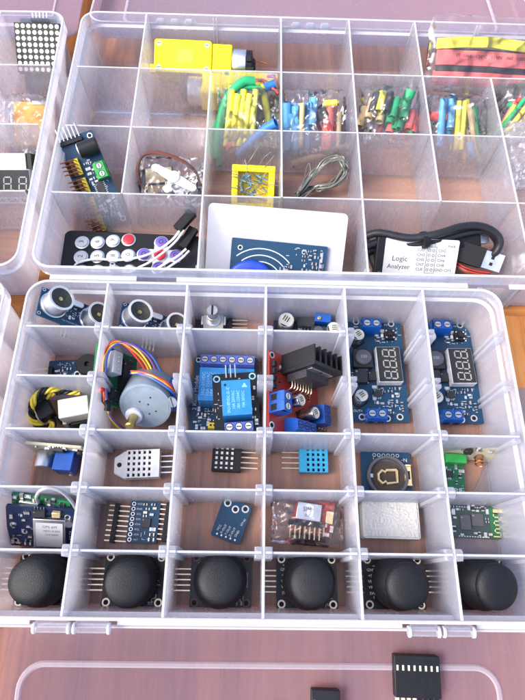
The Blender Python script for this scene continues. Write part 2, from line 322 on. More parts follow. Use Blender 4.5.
# open lid
def lid_part(parent, hx0, hx1, hy, sgn, tilt, z, length=17.2):
    T = Matrix.Translation((0, hy, z)) @ Matrix.Rotation(math.radians(tilt) * sgn, 4, 'X')
    lo, hi = (0, length) if sgn < 0 else (-length, 0)
    mb = MB(T)
    def rg(i, zz): return [(x, y, zz) for x, y in rrect(hx0 + i, hx1 - i, lo + i, hi - i, 1.1 - i * .5, 7)]
    mb.loft([rg(.25, -1.5), rg(.02, -1.3), rg(0, -.1), rg(.06, -.05), rg(.14, -.1), rg(.16, -1.22), rg(.4, -1.37)], 0, True, True, [0, 0, 1, 1, 0, 0])
    l = mb.build('lid', ['lid', 'edge'], parent)
    m2 = MB(T); pts = [(x, y, -1.36) for x, y in rrect(hx0 + 2.05, hx1 - 2.05, lo + 1.75, hi - 1.75, 1.15, 8)]
    q = len(pts)
    rings = [[(p[0] * k[0] + k[2] * 0, p[1], p[2] + k[1]) for p in pts] for k in ((1, -.004, 0),)]
    def off(o, zz): return [(x, y, zz) for x, y in rrect(hx0 + 2.05 + o, hx1 - 2.05 - o, lo + 1.75 + o, hi - 1.75 - o, 1.15 - o, 8)]
    m2.loft([off(-.05, -1.365), off(.02, -1.29), off(.16, -1.29), off(.23, -1.365)], 0, False, False)
    m2.build('lid_ridge', 'bead', l)
    return l, T
FLID, TF = lid_part(fb, X0, X1, -8.74, 1, 5.0, -1.05)

# --- rear organiser
rb = thing('organizer_box', 'milky clear organizer box with large compartments behind, the remote control and white card in it', 'organizer box', (0, 0, TB))
RX0, RX1, RY0, RY1 = -13.35, 20.3, 9.28, 30.72
tray_mesh(RX0, RX1, RY0, RY1).build('tray', ['wall', 'edge'], rb)
floor_mesh(RX0, RX1, RY0, RY1, 1).build('base_panel', 'floor', rb)
RC = [-8.75, -3.88, .9, 5.8, 10.58, 15.28]; RR = [14.57, 19.88, 25.15]
spans = {0: [(14.57, 30.6)], 1: [(9.42, 25.1), (25.1, 25.25)], 2: [(14.57, 30.6)], 3: [(9.42, 30.6)], 4: [(14.57, 30.6)], 5: [(9.42, 25.15)]}
for i, x in enumerate(RC):
    mb = MB()
    for ya, yb in spans[i]:
        if yb - ya > 1: divider_y(mb, x, ya, yb, .13)
    mb.build('long_divider', ['clear', 'edge'], rb)
xs = [RX0 + .33] + RC + [RX1 - .33]
for r, y in enumerate(RR):
    for c in range(7):
        mb = MB(); divider_x(mb, xs[c] + .08, xs[c + 1] - .08, y, .12); mb.build('cross_divider', ['clear', 'edge'], rb)
# slim slot ribs on the front and back walls where a divider could stand
for x in RC:
    for ya, yb in ((RY0 + .15, RY0 + .42), (RY1 - .42, RY1 - .15)):
        mb = MB()
        for s in (-.11, .11): mb.box(x + s - .035, x + s + .035, ya, yb, FL + .1, -.12)
        mb.build('slot_rib', 'rib', rb)
for a, b in ((-12.4, -7.45), (-5.15, 11.75), (14.2, 19.5)): mb = MB(); lip(mb, a, b, RY0 - .002, -.78, -.3); mb.build('rim_flange', 'edge', rb)
for x in (13.2,):
    mb = MB(frame((x, RY0 - .22, -1.9), 0, 0, 0)); mb.prism([(-.75, -.06), (.75, -.06), (.75, .06), (-.75, .06)], -.95, .95); mb.box(-.72, -.45, .06, .16, -.8, .8, 1); mb.build('latch', ['wall', 'edge'], rb, .03)
# moulded catches on the back wall
def catch(x0, x1):
    mb = MB(); y, z = RY1 + .2, -.85; n = 3
    for k in range(n):
        cx = x0 + (x1 - x0) * (k + .5) / n
        mb.lathe([(.10, -.32), (.24, -.22), (.24, .22), (.10, .32)], (cx, y, z), 14, 1, 'X'); mb.box(cx - .16, cx + .16, y - .1, y + .05, z - .6, z + .1, 1)
    mb.cyl((x0, y, z), .1, x1 - x0, 10, 0, 'X'); mb.build('hinge', ['wall', 'edge'], rb, .02)
catch(-8.4, -5.3); catch(1.5, 4.7)
RLID, TR = lid_part(rb, RX0, RX1, 31.1, -1, 5.0, -1.0, 21)

# --- neighbours at the left
def side_box(label, M_, x0, x1, y0, y1, cols, rws, lid=None):
    t = thing('organizer_box', label, 'organizer box', M_ @ Vector((0, 0, TB)))
    tray_mesh(x0, x1, y0, y1, T=M_).build('tray', ['wall', 'edge'], t)
    mb = floor_mesh(x0, x1, y0, y1, 1, M_); mb.build('base_panel', 'floor', t)
    for x in cols: mb = MB(M_); divider_y(mb, x, y0 + .16, y1 - .16); mb.build('long_divider', ['clear', 'edge'], t)
    cx = [x0 + .3] + list(cols) + [x1 - .3]
    for y in rws:
        for i in range(len(cx) - 1): mb = MB(M_); divider_x(mb, cx[i] + .08, cx[i + 1] - .08, y, .12); mb.build('cross_divider', ['clear', 'edge'], t)
    return t
ML = Matrix.Translation((-14.05, 9.3, 0)) @ Matrix.Rotation(math.radians(1.3), 4, 'Z')
lb = side_box('milky clear organizer box at the left edge holding the dotted LED matrix', ML, -20, 0, 0, 21.3, (-4.6,), (5.3, 10.6, 15.9))
lid_l = MB(ML); a = [(x, y) for x, y in rrect(-20, 0, 21.7, 38, 1.1)]; lid_l.prism(a, -2.5, -2.36); lid_l.build('lid', 'lid', lb)
m2 = MB(ML)
for xa, xb, ya, yb in ((-20, -2, 23.9, 24.02), (-2.12, -2, 24.02, 36)): m2.box(xa, xb, ya, yb, -2.36, -2.28)
m2.build('lid_ridge', 'bead', lb)
MF = Matrix.Translation((-14.45, -9.0, 0)) @ Matrix.Rotation(math.radians(-.4), 4, 'Z')
side_box('milky clear organizer box whose rounded rim just enters the picture beside the first ultrasonic sensor', MF, -20, 0, 0, 17.5, (-4.4,), (2.9, 5.8, 8.7, 11.6, 14.5))
# the corner of a spare lid on the bare table at the right
mb = MB(frame((15.45, 4.3, TB + .01), -30)); mb.prism(rrect(0, 9, -12, 0, .6), 0, .12, 0); mb.prism(rrect(.15, 8.85, -11.85, -.15, .5), .12, .2, 0)
tag(mb.build('spare_lid', ['bubble']), 'cloudy flat spare lid lying on the bare orange wood at the right edge', 'lid')

# ================================================================== circuit board helpers
def board(T, w, h, matn, parent, name='circuit_board', t=.16, holes=(), r=.08, hr=.15, ringm='tin'):
    mb = MB(T); mb.prism(rrect(-w / 2, w / 2, -h / 2, h / 2, r, 3), -t, 0)
    pc = mb.build(name, [matn], parent)
    if holes:
        for x, y in holes:
            mb = MB(T); mb.ring((x, y, -.005), hr * .62, hr, .02, 18, 0); mb.cyl((x, y, -.005), hr * .62, .012, 14, 1)
            mb.build('mounting_hole', [ringm, 'dark'], pc)
    return pc
def smd(T, parent, regions, n=20, seed=1, body=('chip', 'pin', 'ltgrey'), avoid=()):
    "small soldered components: bodies with bright end caps"
    r = random.Random(seed); mb = MB(T); used = list(avoid)
    for _ in range(n * 6):
        if n <= 0: break
        x0, x1, y0, y1 = r.choice(regions); x, y = r.uniform(x0, x1), r.uniform(y0, y1); a = r.choice((0, 1)); L_, W_ = r.choice(((.2, .12), (.26, .15), (.18, .1), (.32, .18)))
        sx, sy = (L_, W_) if a else (W_, L_)
        if any(abs(x - u[0]) < (sx + u[2]) / 2 + .04 and abs(y - u[1]) < (sy + u[3]) / 2 + .04 for u in used): continue
        used.append((x, y, sx, sy)); n -= 1; h = r.uniform(.05, .1); m = r.choice((1, 1, 2, 3))
        if a:
            mb.box(x - sx * .28, x + sx * .28, y - sy / 2, y + sy / 2, 0, h, m); mb.box(x - sx / 2, x - sx * .28, y - sy / 2, y + sy / 2, 0, h + .01, 0); mb.box(x + sx * .28, x + sx / 2, y - sy / 2, y + sy / 2, 0, h + .01, 0)
        else:
            mb.box(x - sx / 2, x + sx / 2, y - sy * .28, y + sy * .28, 0, h, m); mb.box(x - sx / 2, x + sx / 2, y - sy / 2, y - sy * .28, 0, h + .01, 0); mb.box(x - sx / 2, x + sx / 2, y + sy * .28, y + sy / 2, 0, h + .01, 0)
    o = mb.build('surface_components', ['tin'] + list(body), parent); o['kind'] = 'stuff'; return o
def silk(T, parent, marks=(), dashes=(), seed=3, m='silk'):
    "white print: marks are (text, size, x, y, rotation), dashes are (x0, x1, y0, y1, count)"
    mb = MB(T); r = random.Random(seed)
    for s, sz, x, y, a in marks: mb.text(s, sz, x, y, .008, math.radians(a))
    for x0, x1, y0, y1, n in dashes:
        for _ in range(n):
            x, y = r.uniform(x0, x1), r.uniform(y0, y1); l = r.uniform(.06, .22)
            if r.random() < .5: mb.box(x, x + l, y, y + .025, .003, .008)
            else: mb.box(x, x + .025, y, y + l, .003, .008)
    return mb.build('silkscreen', [m], parent)
def chip(T, x, y, sx, sy, h, parent, m='chip', legs=0, ax='x', rz=0):
    mb = MB(T @ Matrix.Translation((x, y, 0)) @ Matrix.Rotation(rz, 4, 'Z')); mb.box(-sx / 2, sx / 2, -sy / 2, sy / 2, .02, h, 0); mb.cyl((-sx * .34, sy * .34, h - .006), min(sx, sy) * .07, .01, 10, 2)
    for i in range(legs):
        t = (i + .5) / legs - .5
        if ax == 'x':
            for s in (-1, 1): mb.box(t * sx * .96 - .025, t * sx * .96 + .025, *sorted((s * sy / 2, s * (sy / 2 + .12))), .0, .05, 1)
        else:
            for s in (-1, 1): mb.box(*sorted((s * sx / 2, s * (sx / 2 + .12))), t * sy * .96 - .025, t * sy * .96 + .025, .0, .05, 1)
    return mb.build('chip', [m, 'tin', 'grey'], parent)
def capacitor(T, x, y, r, h, parent, mark=0):
    mb = MB(T @ Matrix.Translation((x, y, 0)) @ Matrix.Rotation(mark, 4, 'Z')); mb.cb(0, 0, 0, r * 2.1, r * 2.1, .1, 2)
    mb.lathe([(r * .94, .1), (r, .16), (r, h - .06), (r * .95, h), (r * .9, h)], n=22, m=0, cap1=False)
    mb.lathe([(r * .9, h), (r * .88, h - .02)], n=22, m=1, cap0=False)
    pts = [(r * .86 * math.cos(t), r * .86 * math.sin(t)) for t in [math.radians(90 + 180 * i / 12) for i in range(4, 10)]]; mb.prism(pts, h - .018, h + .004, 2)
    for k in range(3): mb.box(r * (-.2), r * .5, r * (.35 - .3 * k), r * (.47 - .3 * k), h - .015, h + .003, 3)
    return mb.build('capacitor', ['alu', 'can', 'black', 'ink'], parent)
def terminal(T, x, y, n, parent, rz=0, m='term', pitch=.5, d=.75, h=.85, screw='tin'):
    mb = MB(T @ Matrix.Translation((x, y, 0)) @ Matrix.Rotation(math.radians(rz), 4, 'Z')); W = n * pitch
    pr = [(-d / 2, 0), (d / 2, 0), (d / 2, h * .45), (d / 2 - .16, h), (-d / 2 + .1, h), (-d / 2, h * .8)]
    mb.loft([[(xx, a, b) for a, b in pr] for xx in (-W / 2, W / 2)], 0)
    s2 = MB(mb.T)
    for i in range(n):
        cx = -W / 2 + pitch * (i + .5)
        mb.box(cx - pitch * .32, cx + pitch * .32, -d / 2 - .004, -d / 2 + .05, h * .12, h * .55, 1)
        mb.box(cx + pitch * .47, cx + pitch * .5, -d / 2 + .02, d / 2 - .18, h * .8, h + .012, 0)
        s2.ring((cx, -.03, h - .01), pitch * .34, pitch * .42, .02, 18, 0); s2.cyl((cx, -.03, h - .06), pitch * .34, .065, 16, 1); s2.box(cx - pitch * .26, cx + pitch * .26, -.055, -.005, h - .02, h + .011, 0)
    o = mb.build('terminal_block', [m, 'dark'], parent, .015)
    s2.build('screws', ['dark', screw], o); return o
def pins(T, pts, parent, r=.032, L0=-.3, L1=.85, strip=None, m='pin', name='pin_header', sm='black'):
    mb = MB(T)
    for x, y in pts: mb.box(x - r, x + r, y - r, y + r, L0, L1, 0)
    if strip:
        for x, y in pts: mb.prism(rrect(x - .127, x + .127, y - .125, y + .125, .05, 2), strip[0], strip[1], 1)
    return mb.build(name, [m, sm], parent)
def pins_flat(T, x0, y0, n, pitch, length, parent, d=(1, 0), base=.25, z=.12, m='pin', strip=True, back=0., bm='black'):
    "right-angle header: pins run along d from a strip"
    mb = MB(T); dx, dy = d
    for i in range(n):
        px, py = (x0, y0 + (i - (n - 1) / 2) * pitch) if dx else (x0 + (i - (n - 1) / 2) * pitch, y0)
        if dx: mb.box(*sorted((px - dx * back, px + dx * length)), py - .032, py + .032, z - .032, z + .032, 0)
        else: mb.box(px - .032, px + .032, *sorted((py - dy * back, py + dy * length)), z - .032, z + .032, 0)
        if strip:
            if dx: mb.prism(rrect(px - base / 2, px + base / 2, py - .126, py + .126, .05, 2), z - .12, z + .13, 1)
            else: mb.prism(rrect(px - .126, px + .126, py - base / 2, py + base / 2, .05, 2), z - .12, z + .13, 1)
    return mb.build('pin_header', [m, bm], parent)
def digit8(mb, cx, cy, w, h, z, m=0, t=.075, rz=0, sl=.08):
    T = mb.T; mb.T = T @ Matrix.Translation((cx, cy, z)) @ Matrix.Rotation(rz, 4, 'Z') @ Matrix(((1, sl, 0, 0), (0, 1, 0, 0), (0, 0, 1, 0), (0, 0, 0, 1)))
    def seg(x0, y0, x1, y1):
        d = Vector((x1 - x0, y1 - y0)); l = d.length; d.normalize(); n = Vector((-d.y, d.x)); a = Vector((x0, y0)) + d * .03; b = Vector((x1, y1)) - d * .03; k = t / 2
        mb.prism([tuple(p) for p in (a, a + d * k - n * k, b - d * k - n * k, b, b - d * k + n * k, a + d * k + n * k)], 0, .012, m)
    a, b = w / 2, h / 2
    for s in ((-a, b, a, b), (-a, 0, a, 0), (-a, -b, a, -b), (-a, 0, -a, b), (a, 0, a, b), (-a, -b, -a, 0), (a, -b, a, 0)): seg(*s)
    mb.cyl((a + .12, -b + .02, 0), .05, .012, 10, m); mb.T = T
def lattice(mb, x0, x1, y0, y1, z0, z1, nx, ny, gx, gy, m=0):
    "a grille of bars with nx by ny openings of gx by gy"
    px, py = (x1 - x0) / nx, (y1 - y0) / ny
    for i in range(nx + 1):
        a = x0 + i * px - (px - gx) / 2; b = a + (px - gx); mb.box(max(a, x0), min(b, x1), y0, y1, z0, z1, m)
    for j in range(ny + 1):
        a = y0 + j * py - (py - gy) / 2; b = a + (py - gy); mb.box(x0 + .002, x1 - .002, max(a, y0 + .002), min(b, y1 - .002), z0, z1 - .006, m)
def pouch(name, label, cx, cy, cz, w, d, h, rz=0, tx=0, ty=0, seed=1, matn='bag', group=None, cat='plastic bag', cr=.18):
    "a crumpled closed plastic bag, flat at its seams"
    T = frame((cx, cy, cz), rz, tx, ty); mb = MB(T); n = 40
    def sheet(s):
        out = []
        for j in range(n + 1):
            for i in range(n + 1):
                a, b = i / n * 2 - 1, j / n * 2 - 1; e = max(0, (1 - a ** 4) * (1 - b ** 4))
                p = Vector((a * w / 2, b * d / 2, 0)); nn = noise.noise(Vector((p.x * 1.1 + seed * 5.1, p.y * 1.1, s * 3.3 + seed))); n2 = noise.noise(Vector((p.x * 2.6 + seed, p.y * 2.9 + seed * 2, s * 7)))
                r = abs(noise.noise(Vector((p.x * 1.6 + seed * 2, p.y * 1.3, seed * 3.0 + s))))
                z = s * h / 2 * e ** .6 + (nn * cr * 1.3 + n2 * cr * .8 - r * cr * 1.3 ) * (.35 + e) + noise.noise(Vector((p.x * .8, p.y * .8, seed))) * cr
                out.append((p.x * (1 + .05 * nn) + n2 * .05, p.y * (1 + .05 * n2) + nn * .05, z))
        return out
    a = sheet(1); b = sheet(-1); q = n + 1
    fs = [(j * q + i, j * q + i + 1, (j + 1) * q + i + 1, (j + 1) * q + i) for j in range(n) for i in range(n)]
    k = len(a); fs2 = [tuple(k + t for t in reversed(f)) for f in fs]
    bd = [i for i in range(q)] + [j * q + n for j in range(1, q)] + [n * q + i for i in range(n - 1, -1, -1)] + [j * q for j in range(n - 1, 0, -1)]
    sd_ = [(bd[(i + 1) % len(bd)], bd[i], k + bd[i], k + bd[(i + 1) % len(bd)]) for i in range(len(bd))]
    mb.add(a + b, fs + fs2 + sd_); o = mb.build(name, [matn], smooth=60); return tag(o, label, cat, group)

# ================================================================== front row: six thumb joysticks
jg = 'thumb joystick modules along the front row'
jpx = [(48, 579, 30, 581, 'black thumb joystick module in front of the GPS board, leaning left', 0), (134, 579.5, 127, 583, 'black thumb joystick module in front of the blue board with two pin strips', 0), (221, 580, 220, 580, 'black thumb joystick module with bare brown holes in front of the tilted blue board', 1),
       (307, 581.5, 312, 583, 'black thumb joystick module in front of the bagged red board', 2), (394, 582, 408, 586, 'black thumb joystick module in front of the grey foam block', 2), (475, 582, 498, 587, 'black thumb joystick module in front of the green radio board, leaning right', 0)]
def joystick(bu, bv, cu, cv, label, style):
    o = P(bu, bv, -3.5); o.z = FL; t = thing('thumb_joystick', label, 'joystick', o, jg); T = Matrix.Translation((o.x, o.y, FL + .42)); Zb = .0
    w, h = 3.1, 2.62
    hs = [(-w / 2 + .25, -h / 2 + .25), (-w / 2 + .25, h / 2 - .25), (w / 2 - .25, -h / 2 + .25), (w / 2 - .25, h / 2 - .25)]
    board(T, w, h, 'pcb_black', t, holes=hs, hr=.2, ringm='w_brown' if style == 1 else 'pin')
    pins_flat(T, -w / 2 + .12, 0, 5, .254, .95, t, d=(-1, 0), z=-.28)
    marks = [('GND', .2, -w / 2 + .42, .55, 0), ('+5V', .2, -w / 2 + .42, .28, 0), ('VRX', .2, -w / 2 + .42, 0, 0), ('VRY', .2, -w / 2 + .42, -.27, 0), ('SW', .2, -w / 2 + .42, -.55, 0)] if style == 2 else ([('KEYES SJOY', .15, w / 2 - .22, 0, 90), ('XY', .2, .9, -.95, 0)] if style == 1 else [('B2', .2, .95, 1.1, 0), ('XY', .2, .9, -1.1, 0)])
    if style == 1: marks[0] = ('000001000', .16, w / 2 - .22, 0, 90)
    silk(T, t, marks, [(.7, 1.2, -1.2, -.8, 10), (-1.2, -.9, -.9, .9, 6), (.95, 1.2, -.4, .5, 5)], seed=int(bu))
    mb = MB(T); mb.box(-.8, .8, -.8, .8, 0, .85); mb.box(-1.05, -.8, -.45, .45, 0, .8); mb.box(-.45, .45, -1.05, -.8, 0, .8); mb.box(.8, .98, -.3, .3, 0, .7, 1); mb.build('gimbal_housing', ['ltgrey', 'black'], t, .03)
    mb = MB(T); mb.lathe([(1.22, .62), (1.3, .72), (1.32, .95), (1.24, 1.25), (1.10, 1.5), (.92, 1.75), (.7, 1.95), (.5, 2.02)], n=40); mb.build('skirt', 'rubber', t, smooth=50)
    zc = T.translation.z + 2.35; c = P(cu, cv, zc); lean = Vector((c.x - o.x, c.y - o.y, zc - (T.translation.z + 1.1)))
    A = axes(Vector((o.x, o.y, T.translation.z + 1.1)), (1, 0, -lean.x / lean.z), (0, 1, -lean.y / lean.z))
    mb = MB(A); k = lean.length; mb.lathe([(.85, k - 1.25), (.72, k - .8), (.66, k - .5), (.72, k - .36), (.97, k - .3), (1.06, k - .17), (1.04, k - .02), (.92, k + .1), (.64, k + .18), (.3, k + .215), (.05, k + .22)], n=44); mb.build('thumb_cap', 'rubber', t, smooth=60)
for a in jpx: joystick(*a)

# ================================================================== the two voltage regulator boards with displays
def regulator(label, dx, first=True):
    z = FL + .35; c = P(380, 370, z); c.x += dx; t = thing('voltage_regulator_board', label, 'circuit board', (c.x, c.y, FL), 'regulator boards with digit displays')
    def l(u, v, zz): p = P(u, v, zz); return p.x - P(380, 370, z).x, p.y - c.y
    T = Matrix.Translation((c.x, c.y, z)); top = l(380, 317, z)[1]; bot = l(380, 422, z)[1]; h = top - bot; rt = l(405, 370, z)[0]; wd = 3.55
    T = Matrix.Translation((c.x + rt - wd / 2, c.y + (top + bot) / 2, z)); ox, oy = rt - wd / 2, (top + bot) / 2
    def q(u, v, zz=z): a = l(u, v, zz); return a[0] - ox, a[1] - oy
    board(T, wd, h, 'pcb_blue', t, holes=[q(356, 322), q(391, 324), q(362, 417), q(400, 417), q(387.5, 418.5)], hr=.2)
    x, y = q(371, 325, z + .6); terminal(T, x, y, 2, t, 180, pitch=.56, d=.8)
    x, y = q(376.5, 414, z + .6); terminal(T, x, y, 2, t, 0, pitch=.56, d=.8)
    for u, v in ((358.5, 334), (362, 395)): x, y = q(u, v, z + 1); capacitor(T, x, y, .38, .95, t, .6)
    x, y = q(363, 358, z + .4); mb = MB(T @ Matrix.Translation((x, y, 0))); mb.box(-.58, .58, -.58, .58, .05, .45, 0); mb.lathe([(.5, .45), (.48, .62), (.42, .66)], n=28, m=1); mb.text('330', .26, 0, 0, .665, 0, 4); mb.box(-.3, .3, -.7, -.58, .02, .2, 3); mb.box(-.3, .3, .58, .7, .02, .2, 3); mb.build('inductor', ['chip', 'grey_ic', 'silk', 'tin', 'grey'], t, .05)
    x, y = q(389.5, 364, z + .7); mb = MB(T @ Matrix.Translation((x, y, 0)) @ Matrix.Rotation(math.radians(1.5), 4, 'Z')); W, H = 1.42, 2.22
    mb.box(-W / 2, W / 2, -H / 2, H / 2, .06, .68, 0); d = mb.build('digit_display', ['ltgrey'], t, .02)
    mb = MB(T @ Matrix.Translation((x, y, 0)) @ Matrix.Rotation(math.radians(1.5), 4, 'Z')); mb.box(-W / 2 + .03, W / 2 - .03, -H / 2 + .03, H / 2 - .03, .67, .7, 1)
    for k in (-1, 0, 1): digit8(mb, .03, k * .68, .42, .74, .7, 0, .07, math.radians(90), .08)
    mb2 = mb; mb2.build('digits', ['seg', 'segface'], d)
    x, y = q(390, 334, z + .3); mb = MB(T @ Matrix.Translation((x, y, 0))); mb.box(-.3, .3, -.3, .3, .02, .32, 0); mb.cyl((0, 0, .32), .16, .16, 16, 1)
    for sx in (-1, 1):
        for sy in (-1, 1): mb.box(sx * .38 - .08, sx * .38 + .08, sy * .22 - .05, sy * .22 + .05, 0, .06, 2); mb.cyl((sx * .22, sy * .22, .32), .05, .02, 8, 2)
    mb.build('push_button', ['black', 'black', 'tin'], t, .01)
    x, y = q(377, 394, z); chip(T, x, y, .48, .4, .2, t, legs=4, ax='x'); x, y = q(372, 377, z); chip(T, x, y, .5, .55, .2, t, legs=4, ax='y')
    x, y = q(360, 378, z); chip(T, x, y, .75, .8, .4, t, legs=5, ax='y')
    r0, r1 = q(374, 402), q(402, 386)
    smd(T, t, [(q(372, 403)[0], q(386, 400)[0], q(372, 405)[1], q(372, 386)[1]), (q(388, 400)[0], q(402, 400)[0], q(380, 414)[1], q(380, 388)[1]), (q(376, 340)[0], q(383, 340)[0], q(380, 345)[1], q(380, 331)[1])], 26, 5)
    silk(T, t, [('OUT+', .2, *q(358, 411), 0), ('IN+', .18, *q(356, 327), 0), ('IN-', .18, *q(386, 325), 0), ('OUT-', .18, *q(392, 413), 0)], [(q(374, 400)[0], q(402, 400)[0], q(380, 412)[1], q(380, 384)[1], 24), (q(374, 340)[0], q(400, 340)[0], q(380, 344)[1], q(380, 328)[1], 14)], 4)
    return t
v1 = regulator('blue regulator board with grey three digit display in the compartment left of the other one', 0)
v2 = copy_tree(v1); v2.location.x += P(462, 365, -3).x - P(389.5, 364, -3).x; v2['label'] = 'blue regulator board with three digit display in the last column, by the bare wood'

# ================================================================== row 0
def ultrasonic(label, o, ang, tilt=42):
    t = thing('ultrasonic_sensor', label, 'ultrasonic sensor', (o[0], o[1], FL), 'ultrasonic sensors with two round eyes')
    T = frame(o, ang, tilt, -6) @ Matrix.Scale(.88, 4); board(T, 4.4, 2.0, 'pcb_blue', t, holes=[(-2.05, .85), (-2.05, -.85), (2.05, .85), (2.05, -.85)], hr=.11)
    for x in (-1.3, 1.3):
        mb = MB(T); mb.lathe([(.86, 0), (.86, .07), (.8, .1), (.8, 1.12), (.78, 1.2), (.70, 1.22), (.68, 1.17), (.66, 1.1)], (x, 0, .01), 40, 0, cap1=False); tr = mb.build('transducer', ['steel'], t, smooth=40)
        mb = MB(T); mb.ring((x, 0, 1.2), .67, .81, .045, 40, 0); mb.build('rim_ring', 'white', tr)
        mb = MB(T); mb.lathe([(.68, 1.15), (.5, 1.08), (.2, 1.0), (.02, 1.0)], (x, 0, 0), 32, 0, cap0=False); mb.lathe([(.16, 1.0), (.13, 1.07), (.02, 1.09)], (x, 0, 0), 14, 1, cap0=False); mb.build('mesh_face', ['mesh', 'brass'], tr)
    mb = MB(T); mb.prism(rrect(-.55, .55, .45, .85, .18), 0, .3); mb.build('crystal', 'tin', t, .03)
    silk(T, t, [('T', .28, -2.0, -.5, 0), ('R', .28, 2.0, -.5, 0), ('Vcc Trig Echo Gnd', .15, 0, -.72, 0)], [(-.4, .4, -.6, .3, 10)], 8); smd(T, t, [(-.42, .42, -.5, .35)], 8, 3)
    pins_flat(T, 0, -.85, 4, .254, .9, t, d=(0, -1), z=-.25)
ultrasonic('ultrasonic sensor with two silver eyes in the corner compartment, left of its twin', (-10.9, 7.0, -1.15), -4)
ultrasonic('ultrasonic sensor with two silver eyes between its twin and the rotary encoder', (-6.55, 6.85, -2.2), -5, 31)
# rotary encoder
z = FL + .3; o = P(214, 324, z); t = thing('rotary_encoder', 'small black rotary encoder module with ridged grey shaft and four pins', 'rotary encoder', (o.x, o.y, FL)); T = Matrix.Translation((o.x, o.y, z))
board(T, 2.3, 1.9, 'pcb_black', t); mb = MB(T); mb.box(-.6, .6, -.62, .62, 0, .55, 0); mb.box(-.75, -.6, -.3, .3, 0, .5, 1); mb.box(.6, .75, -.3, .3, 0, .5, 1); mb.build('encoder_body', ['cream', 'tin'], t, .03)
mb = MB(T); mb.lathe([(.46, .55), (.46, .62), (.34, .64), (.34, 1.2), (.3, 1.22)], n=30); sh = mb.build('shaft', 'steel', t)
mb = MB(T); mb.loft([[((.3 + .03 * (k % 2)) * math.cos(k * math.pi / 18), (.3 + .03 * (k % 2)) * math.sin(k * math.pi / 18), zz) for k in range(36)] for zz in (1.2, 1.85)]); mb.box(-.05, .05, -.31, .31, 1.84, 1.88, 1); mb.build('knurled_end', ['grey', 'dark'], sh)
pins_flat(T, 1.0, .2, 5, .254, 1.05, t, d=(1, 0), z=.14); silk(T, t, [('CLK', .16, .75, .6, 0)], [(-1, 1, -.85, -.6, 8)], 2)
# adjustable converter seen on edge
o = P(305, 322, -3.2); t = thing('step_down_converter', 'dark converter board with silver capacitor and blue trimmer behind the heatsink board', 'circuit board', (o.x, o.y, FL)); T = frame((o.x + .05, o.y, FL + .35), -6, 0, 8)
board(T, 3.9, 2.0, 'pcb_navy', t, holes=[(-1.7, .8), (1.7, -.8)], hr=.16); capacitor(T, -1.2, -.2, .48, 1.15, t, 1.1); chip(T, .0, .25, 1.05, .95, .5, t, legs=5, ax='x'); capacitor(T, 1.65, -.3, .4, .95, t, .2)
mb = MB(T); mb.box(.5, 1.45, .0, .5, .05, 1.0, 0); mb.cyl((.75, .2, 1.0), .12, .08, 14, 1); mb.build('trimmer', ['term', 'brass'], t, .02)
mb = MB(T); mb.box(.35, 1.3, -.75, -.1, .03, .5, 0); mb.lathe([(.3, .5), (.28, .58)], (.82, -.42, 0), 20, 1); mb.build('inductor', ['chip', 'grey_ic'], t, .04)
smd(T, t, [(-.6, .3, -.8, -.4)], 6, 9); silk(T, t, [('IN+', .2, -1.6, .45, 0), ('OUT', .2, 1.6, .4, 0)], [(-.7, .2, -.9, -.3, 8)], 5)

# ================================================================== rows 1 to 3
z = FL + .35; o = P(70, 369, z); t = thing('buzzer_module', 'small blue buzzer module with round black buzzer, half behind a divider', 'buzzer', (o.x, o.y, FL)); T = frame((o.x, o.y - .1, z), 4)
board(T, 2.5, 1.35, 'pcb_blue', t, holes=[(.45, -.25)], hr=.2); pins_flat(T, -1.05, -.15, 3, .254, .95, t, d=(-1, 0), z=.1)
mb = MB(T); mb.lathe([(.62, 0), (.64, .1), (.64, .75), (.6, .8), (.16, .8), (.15, .72)], (1.2, .05, 0), 32, 0, cap1=False); mb.cyl((1.2, .05, .55), .16, .1, 12, 1); mb.build('buzzer', ['black', 'dark'], t)
smd(T, t, [(-.8, .2, -.5, .2)], 8, 4); silk(T, t, [('S  -  +', .2, -.4, .45, 0)], [(-.8, .6, .3, .5, 10), (-.8, .3, -.55, .1, 10)], 7)
# stepper motor with its green driver board
o = P(148, 400, -2.6); t = thing('stepper_motor', 'grey round stepper motor with brass shaft, its coloured wires looped above', 'stepper motor', (o.x, o.y, FL))
cR, cF = P(152, 390, -3.0), P(142, 410, -1.75); ax = (cF - cR).normalized(); T = axes(cR, ax.cross(Vector((0, 0, 1))).cross(ax), ax.cross(Vector((0, 0, 1)))); T = axes(cR, Vector((1, .1, .2)), ax.cross(Vector((1, .1, .2))))
R0 = 1.42; mb = MB(T); mb.lathe([(R0 - .08, -.2), (R0, -.1), (R0, 1.6), (R0 - .02, 1.68), (R0 - .1, 1.7)], n=56); mb.build('motor_body', 'motor', t, smooth=40)
mb = MB(T); mb.ring((0, 0, 1.69), 1.2, 1.27, .02, 48, 0); mb.prism(rrect(1.25, 1.78, -.33, .33, .3), 1.6, 1.68); mb.build('mounting_plate', 'motor', t)
mb = MB(T); mb.lathe([(.5, 1.7), (.46, 1.86), (.42, 1.88)], (-.75, -.45, 0), 26, 0); mb.cyl((-.75, -.45, 1.88), .25, .9, 18, 1); mb.box(-.9, -.6, -.64, -.26, 2.4, 2.83, 1); mb.build('shaft', ['ltgrey', 'brass'], t, .02)
mb = MB(T)
for a, b in ((-.2, .35), (.2, .1), (.45, .5), (.1, -.5), (.5, -.4)): mb.cyl((a, b, 1.7), .05, .012, 10, 0)
mb.build('dimples', 'dark', t)
mb = MB(T); mb.box(1.15, 1.62, -.9, .6, -.15, 1.2); mb.build('wire_cover', 'term', t, .05)
cols = ['w_red', 'w_orange', 'w_yellow', 'w_pink', 'w_blue']
wr = random.Random(11)
